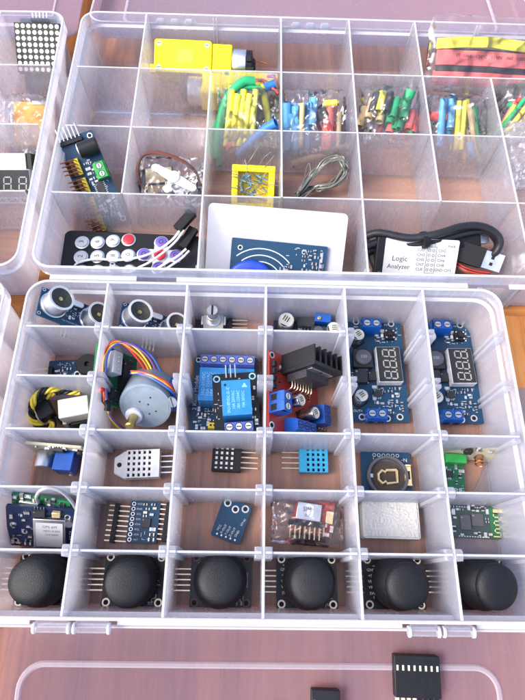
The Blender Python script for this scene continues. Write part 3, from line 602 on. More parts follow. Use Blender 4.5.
def wp(*a): return [P(u + wr.uniform(-.9, .9), v + wr.uniform(-.9, .9), zz + wr.uniform(-.08, .08)) for u, v, zz in a]
for i, cname in enumerate(cols):
    k = i * 1.7; mb = MB(); mb.tube(wp((131, 371 + k * .3, -1.4), (141, 372 + k * .4, -1.15), (155, 376 + k * .6, -1.1), (170, 386 + k * .7, -1.4), (176, 398, -2.2), (172, 410, -2.7)), .055); mb.build('wire', cname, t)
for i, cname in enumerate(cols):
    k = i * 1.4; mb = MB(); mb.tube(wp((150 + k * 2.2, 378 - k * .3, -2.2), (140 + k * 2.2, 362 - k, -1.5), (128 + k * 1.5, 347 - k * .3, -1.0), (115 + k * .8, 341 + k * .5, -.9), (105 + k * .7, 350 + k * .4, -.9), (101.5 + k * .8, 368, -1.0), (102.5 + k * .7, 388, -1.2), (105 + k * .4, 405, -1.6)), .055); mb.build('wire', cname, t)
mb = MB(); mb.tube(wp((104.5, 401, -1.5), (107, 406, -1.6), (107.5, 411, -1.7)), .17, 12); mb.build('heat_shrink', 'black', t)
for cname, k in (('w_yellow', 0), ('w_pink', 2.2)):
    mb = MB(); mb.tube(wp((107, 410, -1.7), (111 + k, 419, -2.2), (119 + k, 427, -3.0), (128, 431, -3.5)), .06); mb.build('wire', cname, t)
a = P(118, 376, -2.3); t = thing('stepper_driver_board', 'green driver board leaning left of the stepper motor, white connector on it', 'circuit board', (a.x, a.y, FL))
T = frame((a.x - .1, a.y - .1, -2.35), 2, 58, 0); board(T, 3.1, 3.3, 'pcb_green', t, r=.05)
mb = MB(T); mb.box(-1.0, -.35, -.1, 1.2, .02, .75, 0); mb.box(-.9, -.45, .0, 1.1, .6, .76, 1)
for k in range(5): mb.box(-.72, -.64, .08 + k * .24, .14 + k * .24, .5, .86, 2)
mb.build('connector', ['white', 'cream', 'tin'], t, .03); chip(T, .45, .2, .65, 1.9, .4, t, legs=8, ax='y'); chip(T, .2, -1.1, 1.5, .55, .35, t, legs=8, ax='x')
mb = MB(T)
for k in range(4): mb.lathe([(.15, .02), (.15, .3), (.1, .38), (.02, .4)], (-1.2, -1.1 + k * .38, 0), 14)
mb.build('indicator_lamp', 'w_red', t); smd(T, t, [(-1.4, -1.0, .3, 1.5), (.9, 1.4, -1.4, 1.4)], 14, 12)
# relay boards
z = FL + .4; a = P(193, 350, z); b = P(257, 436, z); W, H = 3.75, 5.1; cx, cy = (a.x + b.x) / 2 + .02, 2.95
t = thing('relay_module', 'blue two channel relay board lying under the black relay board', 'relay board', (cx, cy, FL)); T = frame((cx, cy, z), -1)
board(T, W, H, 'pcb_blue', t, holes=[(-1.65, 2.3)], hr=.16)
terminal(T, .12, 1.95, 6, t, 180, 'term2', .52, .8, 1.0, 'grey')
for x in (-.62, .95): mb = MB(T); mb.box(x - .76, x + .76, -.62, 1.35, .02, 1.3, 0); [mb.text(s, .27, x - .5 + .25 * k, .36, 1.303, math.radians(90), 1) for k, s in enumerate(('SRD-05VDC', '10A 250VAC', '10A 125VAC', '10A 30VDC', '10A 28VDC')) if True]; mb.build('relay', ['relay', 'relay_txt'], t, .03)
silk(T, t, [('2 Relay Module', .34, -1.66, .25, 90)], [(-1.5, .2, -1.9, -.8, 34)], 6); smd(T, t, [(-1.6, .0, -1.9, -.75)], 18, 6)
mb = MB(T); mb.box(-.75, -.05, -2.05, -1.72, .02, .8, 0); [mb.cyl((-.6 + .2 * k, -1.88, .8), .06, .02, 10, 1) for k in range(3)]; mb.build('jumper', ['jumper', 'dark'], t, .02)
a = P(235, 403, -2.0); t = thing('relay_module', 'black one channel relay board resting tilted on the blue relay board', 'relay board', (a.x, a.y, FL)); T = frame((a.x + .05, a.y + .05, -2.22), 5, 0, 4)
board(T, 2.5, 3.5, 'pcb_black', t, holes=[(-1.0, 1.45), (1.0, 1.5)], hr=.2, ringm='relay_txt')
mb = MB(T); mb.box(-.72, .82, -.98, .92, .02, 1.45, 0); T2 = mb.T
for k, s in enumerate(('SRD-05VDC-SL-C', '10A 250VAC', '10A 125VAC', '10A 30VDC')): mb.text(s, .22, -.38 + .26 * k, -.15, 1.453, math.radians(90), 1, sx=.85)
mb.prism([(.35, .5), (.65, .5), (.5, .75)], 1.451, 1.456, 1); mb.cyl((-.52, .68, 1.448), .07, .01, 10, 2); mb.build('relay', ['relay', 'relay_txt', 'dark'], t, .03)
terminal(T, .08, -1.45, 3, t, 0, 'term2', .5, .72, .95, 'ltgrey')
pins_flat(T, -.2, 1.35, 3, .254, .75, t, d=(0, 1), z=.5, strip=False, m='tin'); smd(T, t, [(-.3, .9, 1.05, 1.4), (.9, 1.15, -1.2, 1.2)], 8, 31); silk(T, t, [], [(-1.2, -.8, -1.0, 1.0, 8)], 9)
# motor driver with heatsink, leaning
T = frame((1.72, 2.72, -2.55), 0, 44, 0); t = thing('motor_driver_board', 'red motor driver board with black finned heatsink and blue terminals, leaning in its compartment', 'circuit board', (1.72, 2.72, FL))
board(T, 4.1, 4.5, 'pcb_red', t, holes=[(-1.85, 2.0), (-1.85, -2.0), (1.85, 2.0), (1.85, -2.0)], hr=.2)
mb = MB(T); mb.box(-1.2, 1.2, 1.0, 1.22, .1, 2.5); [mb.box(-1.2 + .47 * k, -1.08 + .47 * k, 1.22, 2.15, .1, 2.5) for k in range(6)]; hs = mb.build('heatsink', 'black', t, .02)
mb = MB(T); mb.box(-.95, .95, .55, 1.0, .3, 1.7, 0); mb.box(-.9, .9, .94, 1.0, 1.7, 2.05, 1); mb.cyl((0, .93, 1.9), .12, .02, 12, 2, 'Y'); mb.build('driver_chip', ['chip', 'tin', 'dark'], t, .02)
mb = MB(T)
for k in range(8): mb.tube([(-.8 + .23 * k, .55, .55), (-.8 + .23 * k, .25, .5), (-.8 + .23 * k, .12 + .14 * (k % 2), .0)], .04, 6, 0, 3)
mb.build('chip_legs', 'pin', t)
terminal(T, -1.62, -.85, 2, t, -90, 'term', .55, .85, 1.0, 'white'); terminal(T, -.1, -1.85, 3, t, 0, 'term', .5, .8, .95, 'term'); terminal(T, 1.62, -.85, 2, t, 90, 'term', .55, .85, 1.0, 'term')
capacitor(T, -.65, -.55, .34, 1.05, t, .5); capacitor(T, .55, -1.0, .34, 1.05, t, .5); pins(T, [(1.0 + .25 * k, -1.75 + .25 * j) for k in range(4) for j in range(1)], t, strip=(0, .25), L1=.9)
smd(T, t, [(-1.4, -1.0, -.1, 1.6), (1.2, 1.6, 0, 1.6)], 10, 8)
mb = MB(T); [mb.cb(-1.78, .2 + .42 * k, 0, .24, .3, .22, 0) for k in range(4)]; mb.build('diode', 'chip', t, .02)
# twisted yellow and black cable with its plugs
t = thing('sensor_cable', 'coiled black and yellow twisted cable with black plug in the left column', 'cable', P(45, 405, FL))
pts = [(61, 392, -2.3), (50, 389, -1.9), (38, 395, -2.0), (31, 408, -2.3), (34, 421, -2.7), (44, 428, -3.1), (53, 424, -3.3), (47, 412, -3.2), (42, 401, -2.8), (52, 393, -2.4), (66, 391, -2.3), (80, 392, -2.6)]
ctr = spline([P(*p) for p in pts], 14)
for ph, cname in ((0, 'w_yellow'), (math.pi, 'black'), (math.pi / 2, 'black'), (3 * math.pi / 2, 'w_yellow')):
    q = []
    for i, p in enumerate(ctr):
        tdir = (ctr[min(i + 1, len(ctr) - 1)] - ctr[max(i - 1, 0)]).normalized(); s = tdir.cross(Vector((0, 0, 1))).normalized(); u_ = s.cross(tdir); A_ = i * .26 + ph; q.append(p + (s * math.cos(A_) + u_ * math.sin(A_)) * (.13 if cname == 'w_yellow' else .12))
    mb = MB(); mb.tube(q, .085, 8, 0, 0); mb.build('wire', cname, t)
mb = MB(); mb.tube(wp((44, 416, -3.6), (52, 419, -3.5), (62, 420, -3.3), (70, 417, -3.0)), .075); mb.build('wire', 'w_yellow', t)
mb = MB(); mb.tube(wp((48, 404, -3.2), (52, 412, -3.2), (60, 422, -3.4), (66, 424, -3.5)), .09); mb.build('wire', 'black', t)
mb = MB(frame(P(41, 402, -2.95), -58, 0, 0)); mb.box(-1.15, 1.1, -.42, .42, -.35, .35); mb.build('plug', 'black', t, .05)
o = P(74, 410, -2.4); t = thing('sensor_block', 'cream plastic sensor block with black underside at the end of the twisted cable', 'sensor', (o.x, o.y, FL)); T = frame((o.x + .05, o.y, FL), 12) @ Matrix.Scale(.86, 4)
mb = MB(T); mb.box(-.95, .95, -.5, .75, .75, 2.2); mb.build('shell', 'cream', t, .06); mb = MB(T); mb.box(-.75, .9, -.75, .6, 0, .75); mb.box(-.5, .9, -.72, -.5, .75, 1.1); mb.build('socket', 'black', t, .05); mb = MB(T); mb.box(-1.0, -.75, -.6, -.3, .0, 1.2); mb.build('clip', 'cream', t, .03)

# ================================================================== row 3
T = axes(P(52, 452, -2.5), (1, -.05, 0), (0, .22, 1)); t = thing('sound_sensor', 'sound sensor board on edge with silver microphone and blue trimmer', 'sensor', P(52, 452, FL))
T = axes(P(53, 446.5, -1.75) + Vector((0, -.02, -.95)), (1, -.07, 0), (0, .03, 1)); board(T, 3.0, 2.0, 'pcb_edge', t, t=.14)
mb = MB(T); mb.lathe([(.45, 0), (.47, .05), (.47, .85), (.43, .9)], (-.72, -.3, .02), 32, 0); mb.build('microphone', 'steel', t); mb = MB(T); mb.box(-.05, .95, -.85, .3, .02, 1.05); mb.cyl((.7, -.7, 1.05), .1, .08, 12, 1); mb.box(.5, .85, -.95, -.85, .5, .9, 1); mb.build('trimmer', ['term', 'gold'], t, .03); chip(T, .2, .65, .6, .45, .2, t, legs=4); smd(T, t, [(-1.2, 1.2, .5, .9)], 8, 2)
pins_flat(T, 1.3, .1, 4, .254, .9, t, d=(1, 0), z=.1)
# white humidity sensor
z0 = FL; o = P(138, 464, -3.3); t = thing('humidity_sensor', 'white slatted humidity sensor with angled end and four pins', 'sensor', (o.x, o.y, FL)); T = frame((o.x, o.y, FL), 3)
mb = MB(T); mb.prism([(-.75, -.76), (.1, -.76), (1.18, -.76), (1.18, .76), (-.75, .76), (-1.32, .42), (-1.32, -.42)], .12, .5); mb.box(.78, 1.18, -.76, .76, .5, .82); mb.prism([(-.75, -.74), (-.62, -.74), (-.62, .74), (-.75, .74), (-1.28, .4), (-1.28, -.4)], .5, .6)
lattice(mb, -.62, .78, -.76, .76, .5, .8, 5, 5, .13, .17); sh = mb.build('housing', ['white'], t, .012); mb = MB(T); mb.box(-.6, .76, -.72, .72, .497, .52); mb.cyl((-1.02, 0, .596), .13, .012, 16); mb.build('dark_openings', ['dark'], sh)
mb = MB(T); mb.box(.86, 1.1, -.6, .6, .82, .825); mb.build('embossing', 'ltgrey', sh)
pins_flat(T, 1.15, 0, 4, .3, .85, t, d=(1, 0), z=.35, strip=False, m='tin')
def grid_sensor(label, u, v, matn, flip, w=1.58, d=1.4, h=.62):
    o = P(u, v, FL + .5); t = thing('humidity_sensor', label, 'sensor', (o.x, o.y, FL)); T = frame((o.x, o.y, FL), 180 if flip else -2)
    mb = MB(T); mb.box(-w / 2, w / 2, -d / 2, d / 2, .1, .42); mb.box(w / 2 - .34, w / 2, -d / 2, d / 2, .42, h); mb.box(-w / 2, -w / 2 + .1, -d / 2, d / 2, .42, h); lattice(mb, -w / 2 + .1, w / 2 - .34, -d / 2, d / 2, .42, h - .004, 4, 5, .135, .15); s = mb.build('housing', [matn], t, .012)
    mb = MB(T); mb.box(-w / 2 + .03, w / 2 - .3, -d / 2 + .03, d / 2 - .03, .417, .44); mb.build('element', ['dark'], s)
    if matn == 'black':
        mb = MB(T); mb.box(-w / 2 + .14, w / 2 - .36, -d / 2 + .12, d / 2 - .12, .44, h - .03); mb.build('pale_insert', 'white', s)
    pins_flat(T, w / 2 - .05, .0, 4, .29, 1.0, t, d=(1, 0), z=.3, strip=False, m='pin')
grid_sensor('black humidity sensor with pale grid openings and four pins pointing right', 226.5, 458.5, 'black', False)
grid_sensor('cyan blue humidity sensor with pierced grid face, its pins pointing left', 313.5, 460, 'dht', True)
# clock board with coin cell holder
z = FL + .35; o = P(388, 473, z); t = thing('clock_module', 'teal clock board with empty coin cell holder and gold contact', 'circuit board', (o.x, o.y, FL)); T = frame((o.x - .1, o.y - .12, z), -1)
board(T, 2.75, 2.6, 'pcb_blue', t, holes=[(-.62 + .26 * k, 1.1) for k in range(6)], hr=.1); mb = MB(T); mb.prism([(1.12 * math.cos(a), 1.0 * math.sin(a) - .12) for a in [math.radians(15 * k) for k in range(24)]], .02, .14, 0); mb.prism([(1.0 * math.cos(a) - .05, .86 * math.sin(a) - .12) for a in [math.radians(15 * k) for k in range(24)]], .14, .16, 1); mb.ring((-.0, -.12, .14), .97, 1.12, .28, 30, 0); mb.build('cell_holder', ['grey_ic', 'cell'], t, .01)
mb = MB(T)
def strap(pts, wd=.06, zz=.2, m=0):
    mb.tube([(x, y, zz) for x, y in pts], wd, 6, m, 0)
strap([(.52, .25), (.52, -.42), (-.05, -.5), (-.12, -.38), (-.3, -.5), (-.5, -.3), (-.5, .0), (-.3, .2), (-.12, .12), (-.05, .22), (.52, .25)], .085, .27)
mb.build('gold_contact', 'gold', t); mb = MB(T); mb.box(.95, 1.3, -.5, .45, .02, .32, 0); mb.box(1.02, 1.22, -.25, .2, .32, .36, 1); mb.box(.98, 1.3, .45, .55, .0, .4, 0); mb.box(.98, 1.3, -.6, -.5, .0, .4, 0); mb.build('contact_spring', ['gold', 'dark'], t, .03)
mb = MB(T); mb.box(-.98, -.78, -.18, .02, .16, .2); mb.build('contact_pad', 'tin', t); silk(T, t, [('N', .3, 1.1, .85, 0)], [(-1.3, 1.3, .75, .95, 6)], 3)
# radio transmitter boards
z = FL + .3; o = P(451, 478, z); t = thing('radio_receiver_board', 'green radio board with lumpy components half behind the divider', 'circuit board', (o.x, o.y, FL)); T = frame((o.x - .2, o.y + .05, z), -3)
board(T, 1.9, 2.5, 'pcb_green', t); mb = MB(T); mb.box(-.2, .95, .7, 1.2, .02, .6); mb.build('connector', 'green', t, .04); chip(T, .0, .15, .5, .35, .2, t, legs=4); smd(T, t, [(-.9, .8, -.3, .6)], 14, 21); silk(T, t, [('88', .45, .55, -.75, 0)], [(.2, .8, -1.1, -.4, 6)], 2); pins(T, [(-.7, -.2), (-.4, 1.1), (-.65, .5)], t, .05, 0, .45, m='tin')
a = P(478, 457, -2.7); t = thing('radio_transmitter_board', 'narrow radio board on edge with copper coil beside the green radio board', 'circuit board', (a.x, a.y, FL)); T = axes((a.x - .3, a.y + .3, -3.0), (1, -.1, 0), (0, .25, 1))
board(T, 3.3, 1.6, 'pcb_edge', t, t=.14); mb = MB(T); mb.tube([(.55 + .22 * math.cos(k * .7) , -.2 + .22 * math.sin(k * .7), .05 + k * .02) for k in range(27)], .045, 6, 0, 0); mb.build('coil', 'copper', t); chip(T, -.2, .3, .4, .4, .2, t); smd(T, t, [(-1.3, 1.3, .4, .7)], 9, 3)

# ================================================================== row 4
a = P(42, 525, -2.6); t = thing('gps_board', 'dark blue GPS board with white chip label, propped upright by the front left joystick', 'circuit board', (a.x, a.y, FL)); T = axes(P(42, 527.5, -2.4), (1, -.03, -.12), (.1, 1, 1.05))
board(T, 3.4, 2.5, 'pcb_navy', t, holes=[(-1.4, .1), (-1.3, -.9), (1.25, .75), (-.85, -.3)], hr=.15); mb = MB(T); mb.box(-.35, 1.2, -1.05, .75, .02, .28, 0); c = mb.build('shield_can', ['tin'], t, .03); mb = MB(T); mb.box(-.22, 1.08, -.95, .55, .281, .29, 0)
mb.text('GPS 6M', .22, .45, .3, .293, math.radians(-90) * 0, 1); mb.text('NEO-0-000', .17, .55, .05, .293, 0, 1); mb.text('210 0000', .17, .55, -.18, .293, 0, 1); mb.build('printed_label', ['paper', 'ink'], c)
mb = MB(T); mb.box(.55, .95, .85, 1.15, .02, .25); mb.build('antenna_socket', 'gold', t, .03); chip(T, -.1, .98, .6, .35, .2, t, legs=4); mb = MB(T); mb.cyl((1.35, .45, .0), .2, .2, 18); mb.build('backup_cell', 'tin', t); smd(T, t, [(-1.5, -.5, -1.1, 1.0)], 12, 17); silk(T, t, [('RX TX', .2, 1.4, -.4, 90)], [(-1.5, -.5, -1.1, 1.1, 12)], 3)
a = P(40, 507, -2.2); t = thing('antenna_board', 'small green antenna board leaning behind the GPS board, with grey lead', 'circuit board', (a.x, a.y, FL)); T = axes(P(41, 511.5, -2.2), (1, -.12, -.1), (.05, .85, 1)); board(T, 2.9, 1.9, 'pcb_green', t); mb = MB(T); mb.box(-1.0, -.05, -.3, .7, .02, .25); mb.box(.25, 1.15, -.3, .6, .02, .25); mb.build('shield_can', 'tin', t, .03); chip(T, .1, .3, .35, .45, .2, t); smd(T, t, [(-1.3, 1.3, .7, .9)], 9, 5)
mb = MB(); mb.tube(wp((40, 505, -2.0), (36, 498, -.5), (41, 490, .25), (50, 487.5, .4), (61, 491, .2), (70, 500, -.5), (76, 508, -1.2)), .085); mb.build('lead', 'w_grey', t)
# accelerometer breakout with loose pin strips
z = FL + .2; o = P(143.5, 522, z); t = thing('accelerometer_board', 'blue accelerometer board with eight plated holes beside loose pin strips', 'circuit board', (o.x, o.y, FL)); T = frame((o.x, o.y, z), -2)
board(T, 1.6, 2.15, 'pcb_blue', t, holes=[(-.62, -.91 + .26 * k) for k in range(8)], hr=.105); chip(T, .15, -.05, .45, .45, .13, t); smd(T, t, [(-.05, .7, .3, 1.0), (.3, .7, -1.0, -.3)], 14, 3); silk(T, t, [(s, .14, -.3, -.91 + .26 * k, 0) for k, s in enumerate(('INT', 'AD0', 'XCL', 'XDA', 'SDA', 'SCL', 'GND', 'VCC'))], [(-.1, .6, -.95, -.45, 8)], 4)
def strip(label, u, v, ang, g, length=.85, n=8):
    o = P(u, v, FL + .15); t = thing('pin_strip', label, 'pin header', (o.x, o.y, FL), g); pins_flat(frame((o.x, o.y, FL), ang), 0, 0, n, .254, length, t, d=(1, 0), z=.14, back=.42)
strip('loose black pin strip with bronze pins left of the blue accelerometer board', 115, 523, -3, None); strip('loose black pin strip tucked against the divider right of the accelerometer board', 166.5, 522, 176, None, .7)
z = FL + .3; o = P(232, 520, z); t = thing('sensor_breakout', 'tilted blue breakout board with two large holes and five pins below', 'circuit board', (o.x, o.y, FL)); T = frame((o.x - .02, o.y - .02, z), -18)
board(T, 1.62, 2.08, 'pcb_blue', t, holes=[(-.5, .78), (.5, .78), (0, .6)], hr=.2); mb = MB(T); [mb.cyl((-.5 + .25 * k, -.88, .0), .05, .05, 10) for k in range(5)]; mb.build('pin_ends', 'tin', t); silk(T, t, [(s, .17, -.5 + .25 * k, -.55, 75) for k, s in enumerate(('VCC', 'X-OUT', 'Y-OUT', 'Z-OUT', 'GND'))] + [('GY-61', .16, .62, .1, 75)], [], 3)
# bagged red radio board
o = P(312, 517, FL + .5); t = thing('cellular_board', 'red board with silver chip sealed in a clear bag', 'circuit board', (o.x, o.y, FL)); T = frame((o.x + .1, o.y + .12, FL + .55), -8, 0, 8)
board(T, 2.1, 2.1, 'pcb_red', t, holes=[(-.85 + .28 * k, .88) for k in range(7)], hr=.1, ringm='tin'); mb = MB(T); mb.box(-.95, .35, -.35, .55, .02, .26, 0); c = mb.build('shield_can', 'tin', t, .03); silk(T @ Matrix.Translation((0, 0, .262)), c, [('SIM', .3, -.4, .2, 0), ('0000', .2, -.3, -.1, 0)], [], 2, 'ink'); mb = MB(T); mb.box(.62, 1.0, -.35, .3, .02, .3); mb.build('antenna_socket', 'gold', t, .03); smd(T, t, [(.4, 1, -1, -.4)], 8, 2)
o2 = P(305, 529, FL + .9); t = thing('pin_strip', 'black double pin strip with gold pins lying in the clear bag', 'pin header', (o2.x, o2.y, FL)); Tq = frame((o2.x, o2.y + .05, FL + .85), -6, 0, 0); pins_flat(Tq, 0, .2, 7, .254, .75, t, d=(0, -1), z=.12, back=.0, m='gold'); 
o2 = P(309, 537, FL + .9); t = thing('pin_strip', 'short black pin strip at the lower corner of the clear bag', 'pin header', (o2.x, o2.y, FL)); pins_flat(frame((o2.x, o2.y - .0, FL + .5), -7), 0, 0, 7, .254, .6, t, d=(0, 1), z=.12, back=.0, m='gold')
o = P(307, 520, FL + .8); pouch('component_bag', 'small clear bag around the red board and its pin strips', o.x, o.y, FL + .85, 3.7, 2.5, 1.2, -4, 0, 0, 3, cr=.16)
# foam block
o = P(390.5, 519.5, -3.2); t = thing('foam_block', 'pale grey speckled foam block with rows of tiny pin holes', 'foam block', (o.x, o.y, FL)); T = frame((o.x, o.y, FL), -1); mb = MB(T); mb.prism(rrect(-1.5, 1.5, -.97, .97, .14), .02, .9)
gx, gy = 78, 52
mb.add([(-1.44 + 2.88 * i / gx, -.91 + 1.82 * j / gy, (.86 if i in (0, gx) or j in (0, gy) else .945 + .035 * noise.noise(Vector((i * .9, j * .9, 2))) + .03 * noise.noise(Vector((i * .31, j * .31, 7))))) for j in range(gy + 1) for i in range(gx + 1)], [(j * (gx + 1) + i, j * (gx + 1) + i + 1, (j + 1) * (gx + 1) + i + 1, (j + 1) * (gx + 1) + i) for j in range(gy) for i in range(gx)])
f = mb.build('block', 'foam', t, .09, segs=3); mb = MB(T)
for i in range(2):
    for j in range(4): mb.cyl((.5 + .26 * i + rnd.uniform(-.03, .03), -.3 + .27 * j + rnd.uniform(-.03, .03), .94), .035, .016, 8)
mb.build('pin_holes', 'grey', f)
# bluetooth board
z = FL + .25; o = P(476, 522, z); t = thing('bluetooth_board', 'green wireless board with zigzag gold antenna at its right end', 'circuit board', (o.x, o.y, FL)); T = frame((o.x - .1, o.y, z), -2)
board(T, 2.95, 1.62, 'pcb_dkgreen', t); chip(T, .15, .1, .62, .62, .12, t, 'grey_ic'); chip(T, -.5, -.05, .55, .75, .12, t, 'grey_ic'); mb = MB(T); mb.box(.86, 1.46, -.79, .79, .002, .012); mb.build('antenna_field', 'pcb_green', t)
mb = MB(T); x, s = 1.02, 0
path = [(1.0, -.7), (1.36, -.7)]; yy = -.7
for k in range(6): yy += .2; path += [(1.36 if k % 2 == 0 else 1.08, yy), (1.08 if k % 2 == 0 else 1.36, yy)]
path += [(1.1, .68)]
for p, q in zip(path, path[1:]): mb.box(min(p[0], q[0]) - .03, max(p[0], q[0]) + .03, min(p[1], q[1]) - .03, max(p[1], q[1]) + .03, .012, .022)
mb.build('antenna_trace', 'gold', t); smd(T, t, [(-1.4, .8, -.7, .75)], 34, 8, avoid=[(.15, .1, .75, .75), (-.5, -.05, .7, .9)]); mb = MB(T)
for k in range(12):
    for y in (-.79, .73): mb.box(-.9 + .14 * k, -.82 + .14 * k, y, y + .06, .002, .012)
mb.build('edge_pads', 'tin', t)

# ================================================================== on the open front lid
def socket(label, u, v, w, h, n, pale):
    o = P(u, v, -2.35); yl = o.y + 8.74; zz = -1.05 - 1.36 + math.tan(math.radians(5)) * yl + .0; o = P(u, v, zz + .25)
    t = thing('pin_socket', label, 'pin socket', (o.x, o.y, zz)); T = Matrix.Translation((o.x, o.y, zz + .02)) @ Matrix.Rotation(math.radians(5), 4, 'X') @ Matrix.Rotation(math.radians(-1.5), 4, 'Z')
    mb = MB(T); mb.box(-w / 2, w / 2, -h / 2, h / 2, 0, .5); mb.build('housing', 'black', t, .03)
    mb = MB(T)
    for k in range(n): x = -w / 2 + w * (k + .5) / n; mb.box(x - .045, x + .045, h / 2 - .62, h / 2 - .4, .495, .515, 0); mb.box(x - .07, x + .07, -h / 2 - .5, -h / 2, .15, .35, 0 if k < pale else 1)
    mb.build('contacts', ['cream', 'black'], t)
socket('black eight way pin socket lying on the open lid in front', 416, 675, 2.1, 1.72, 8, 4); socket('black pin socket cut off by the bottom edge, left of the larger one', 325, 707, 1.3, 1.5, 5, 2)

# ================================================================== rear box, front row
# remote control
a = P(130, 262, -3.3); t = thing('remote_control', 'black slim remote control with white number keys and a purple arrow pad', 'remote control', (-8.6, 11.6, FL)); T = frame((-8.55, 11.85, -3.15), -1.5, 0, 4)
mb = MB(T); mb.prism(rrect(-4.45, 4.45, -2.0, 2.0, .45, 6), -.6, 0); mb.build('case', 'black', t, .08, segs=3)
keys = []
ku = [(82.5, 243, '3'), (98, 243, '6'), (113.5, 241.5, '9'), (129, 240.5, 'R'), (81, 257, '2'), (97.5, 256.5, '5'), (113.5, 256.5, '8'), (128.5, 255.5, '0')]
Ti = T.inverted()
for u, v, s in ku:
    p = Ti @ P(u, v, -3.1); mb = MB(T); m = 2 if s == 'R' else 0
    mb.lathe([(.46, -.02), (.46, .05), (.38, .07)], (p.x, p.y, 0), 24, 1); mb.lathe([(.37, .05), (.36, .13), (.30, .16)], (p.x, p.y, 0), 24, m); mb.text(s if s != 'R' else 'O', .42, p.x, p.y, .165, math.radians(90), 3); mb.build('button', ['white', 'steel', 'btn_red', 'ink'], t)
for k in range(4):
    p = Ti @ P(81 + 16 * k, 270.5, -3.1); mb = MB(T); mb.lathe([(.46, -.02), (.46, .05), (.38, .07)], (p.x, p.y, 0), 24, 1); mb.lathe([(.37, .05), (.36, .13), (.30, .16)], (p.x, p.y, 0), 24, 0); mb.text('147+'[k], .42, p.x, p.y, .165, math.radians(90), 2); mb.build('button', ['white', 'steel', 'ink'], t)
c = Ti @ P(160, 255.5, -3.1); mb = MB(T); mb.prism([(c.x + x, c.y + y) for x, y in ((-.42, -1.15), (.42, -1.15), (.42, -.42), (1.3, -.42), (1.3, .42), (.42, .42), (.42, 1.15), (-.42, 1.15), (-.42, .42), (-1.3, .42), (-1.3, -.42), (-.42, -.42))], -.01, .03); mb.build('arrow_pad', 'white', t)
for dx, dy, m in ((0, 0, 'btn_red'), (0, .92, 'btn_violet'), (0, -.92, 'btn_violet'), (1.02, 0, 'btn_violet'), (-1.02, 0, 'btn_violet')):
    mb = MB(T); mb.lathe([(.46, .02), (.46, .07), (.39, .09)], (c.x + dx, c.y + dy, 0), 24, 1); mb.lathe([(.38, .07), (.37, .15), (.3, .18)], (c.x + dx, c.y + dy, 0), 24, 0); mb.ring((c.x + dx, c.y + dy, .178), .1, .16, .006, 14, 2); mb.build('button', [m, 'steel', 'ink'], t)
# jumper leads across the remote
def jump(label, pl, ang, wires):
    t = thing('jumper_lead', label, 'jumper wire', pl, 'white jumper leads over the remote control')
    mb = MB(frame(pl, ang, -8, 0)); mb.box(-.75, .75, -.3, .3, -.18, .18); mb.box(-.5, .2, -.12, .12, .18, .185, 1); mb.build('plug', ['black', 'dark'], t, .03)
    for w_ in wires: mb = MB(); mb.tube([P(*q) for q in w_], .075); mb.build('wire', 'w_white', t)
jump('white jumper lead with black plug lying highest, over the right end of the remote', P(185, 221, -2.0), 52, [[(181, 229, -2.1), (172, 240, -2.4), (158, 250, -2.6), (140, 257, -2.7), (118, 260, -2.8), (95, 259, -2.9), (78, 263, -3.0), (74, 268, -3.2)], [(184, 230, -2.1), (176, 241, -2.4), (164, 252, -2.6), (150, 262, -2.7), (138, 268, -2.9), (128, 274, -3.1)]])
jump('pair of white wires with black plug at the corner of the remote', P(188, 238, -2.7), 62, [[(186, 249, -2.5), (178, 256, -2.5), (168, 262, -2.6), (155, 270, -2.8)], [(189, 251, -2.5), (182, 258, -2.5), (172, 265, -2.6), (160, 273, -2.8)]])
# access card, reader board and blue tag
c1, c2 = P(277, 206.5, -.55), Vector((.35, 9.95, -3.75)); up_ = (Vector((.7, 14.0, -.5)) - Vector((.45, 9.9, -3.8))).normalized()
Tc = axes((.58, 11.98, -2.15), (1, -.07, 0), up_); 
mb = MB(Tc); mb.prism(rrect(-4.28, 4.28, -2.7, 2.7, .32), -.09, 0); tag(mb.build('access_card', 'card', bev=.01), 'plain white access card leaning in the middle of the back box', 'card')
t = thing('card_reader_board', 'navy card reader board with white arcs resting on the white card', 'circuit board', Tc @ Vector((0, 0, 0))); T = Tc @ Matrix.Translation((.22, -1.15, .28)) @ Matrix.Rotation(math.radians(-1), 4, 'Z')
board(T, 5.9, 3.7, 'pcb_blue', t, holes=[(-2.4, 1.3), (1.55, 1.4)], hr=.16, ringm='tin')
mb = MB(T)
for r in (1.1, 1.5, 1.9):
    pts = [(-1.0 + r * 1.15 * math.cos(a), -.55 + r * math.sin(a)) for a in [math.radians(38 + 8.2 * k) for k in range(13)]]
    mb.tube([(x, y, .0) for x, y in pts], .035, 5, 0, 0)
mb.build('printed_arcs', 'silk', t); smd(T, t, [(1.5, 2.7, .1, 1.5), (.5, 1.1, -.6, .5)], 38, 14); chip(T, 2.0, -.55, .7, .5, .15, t, legs=5); silk(T, t, [('MOSI', .16, 2.78, .6, 90), ('SDA', .16, 2.78, -.2, 90)], [(.4, 2.8, -.8, 1.6, 30)], 9); mb = MB(T); mb.prism(rrect(.35, 1.15, -1.3, -.95, .15), .02, .3); mb.build('crystal', 'tin', t, .03); mb = MB(T); mb.box(2.55, 2.72, -1.7, 1.5, .02, .03); mb.build('pad_row', 'tin', t)
t = thing('key_fob', 'royal blue round key fob in front of the card reader board', 'key fob', Tc @ Vector((-1.2, -2, .5))); T = Tc @ Matrix.Translation((-1.35, -2.0, .42)); mb = MB(T)
pts = [(1.55 * math.cos(a), 1.5 * math.sin(a)) for a in [math.radians(k * 10) for k in range(3, 34)]] + [(2.4, -.35), (2.5, 0), (2.4, .35)]
def sc_(k, zz): return [(x * k, y * k, zz) for x, y in pts]
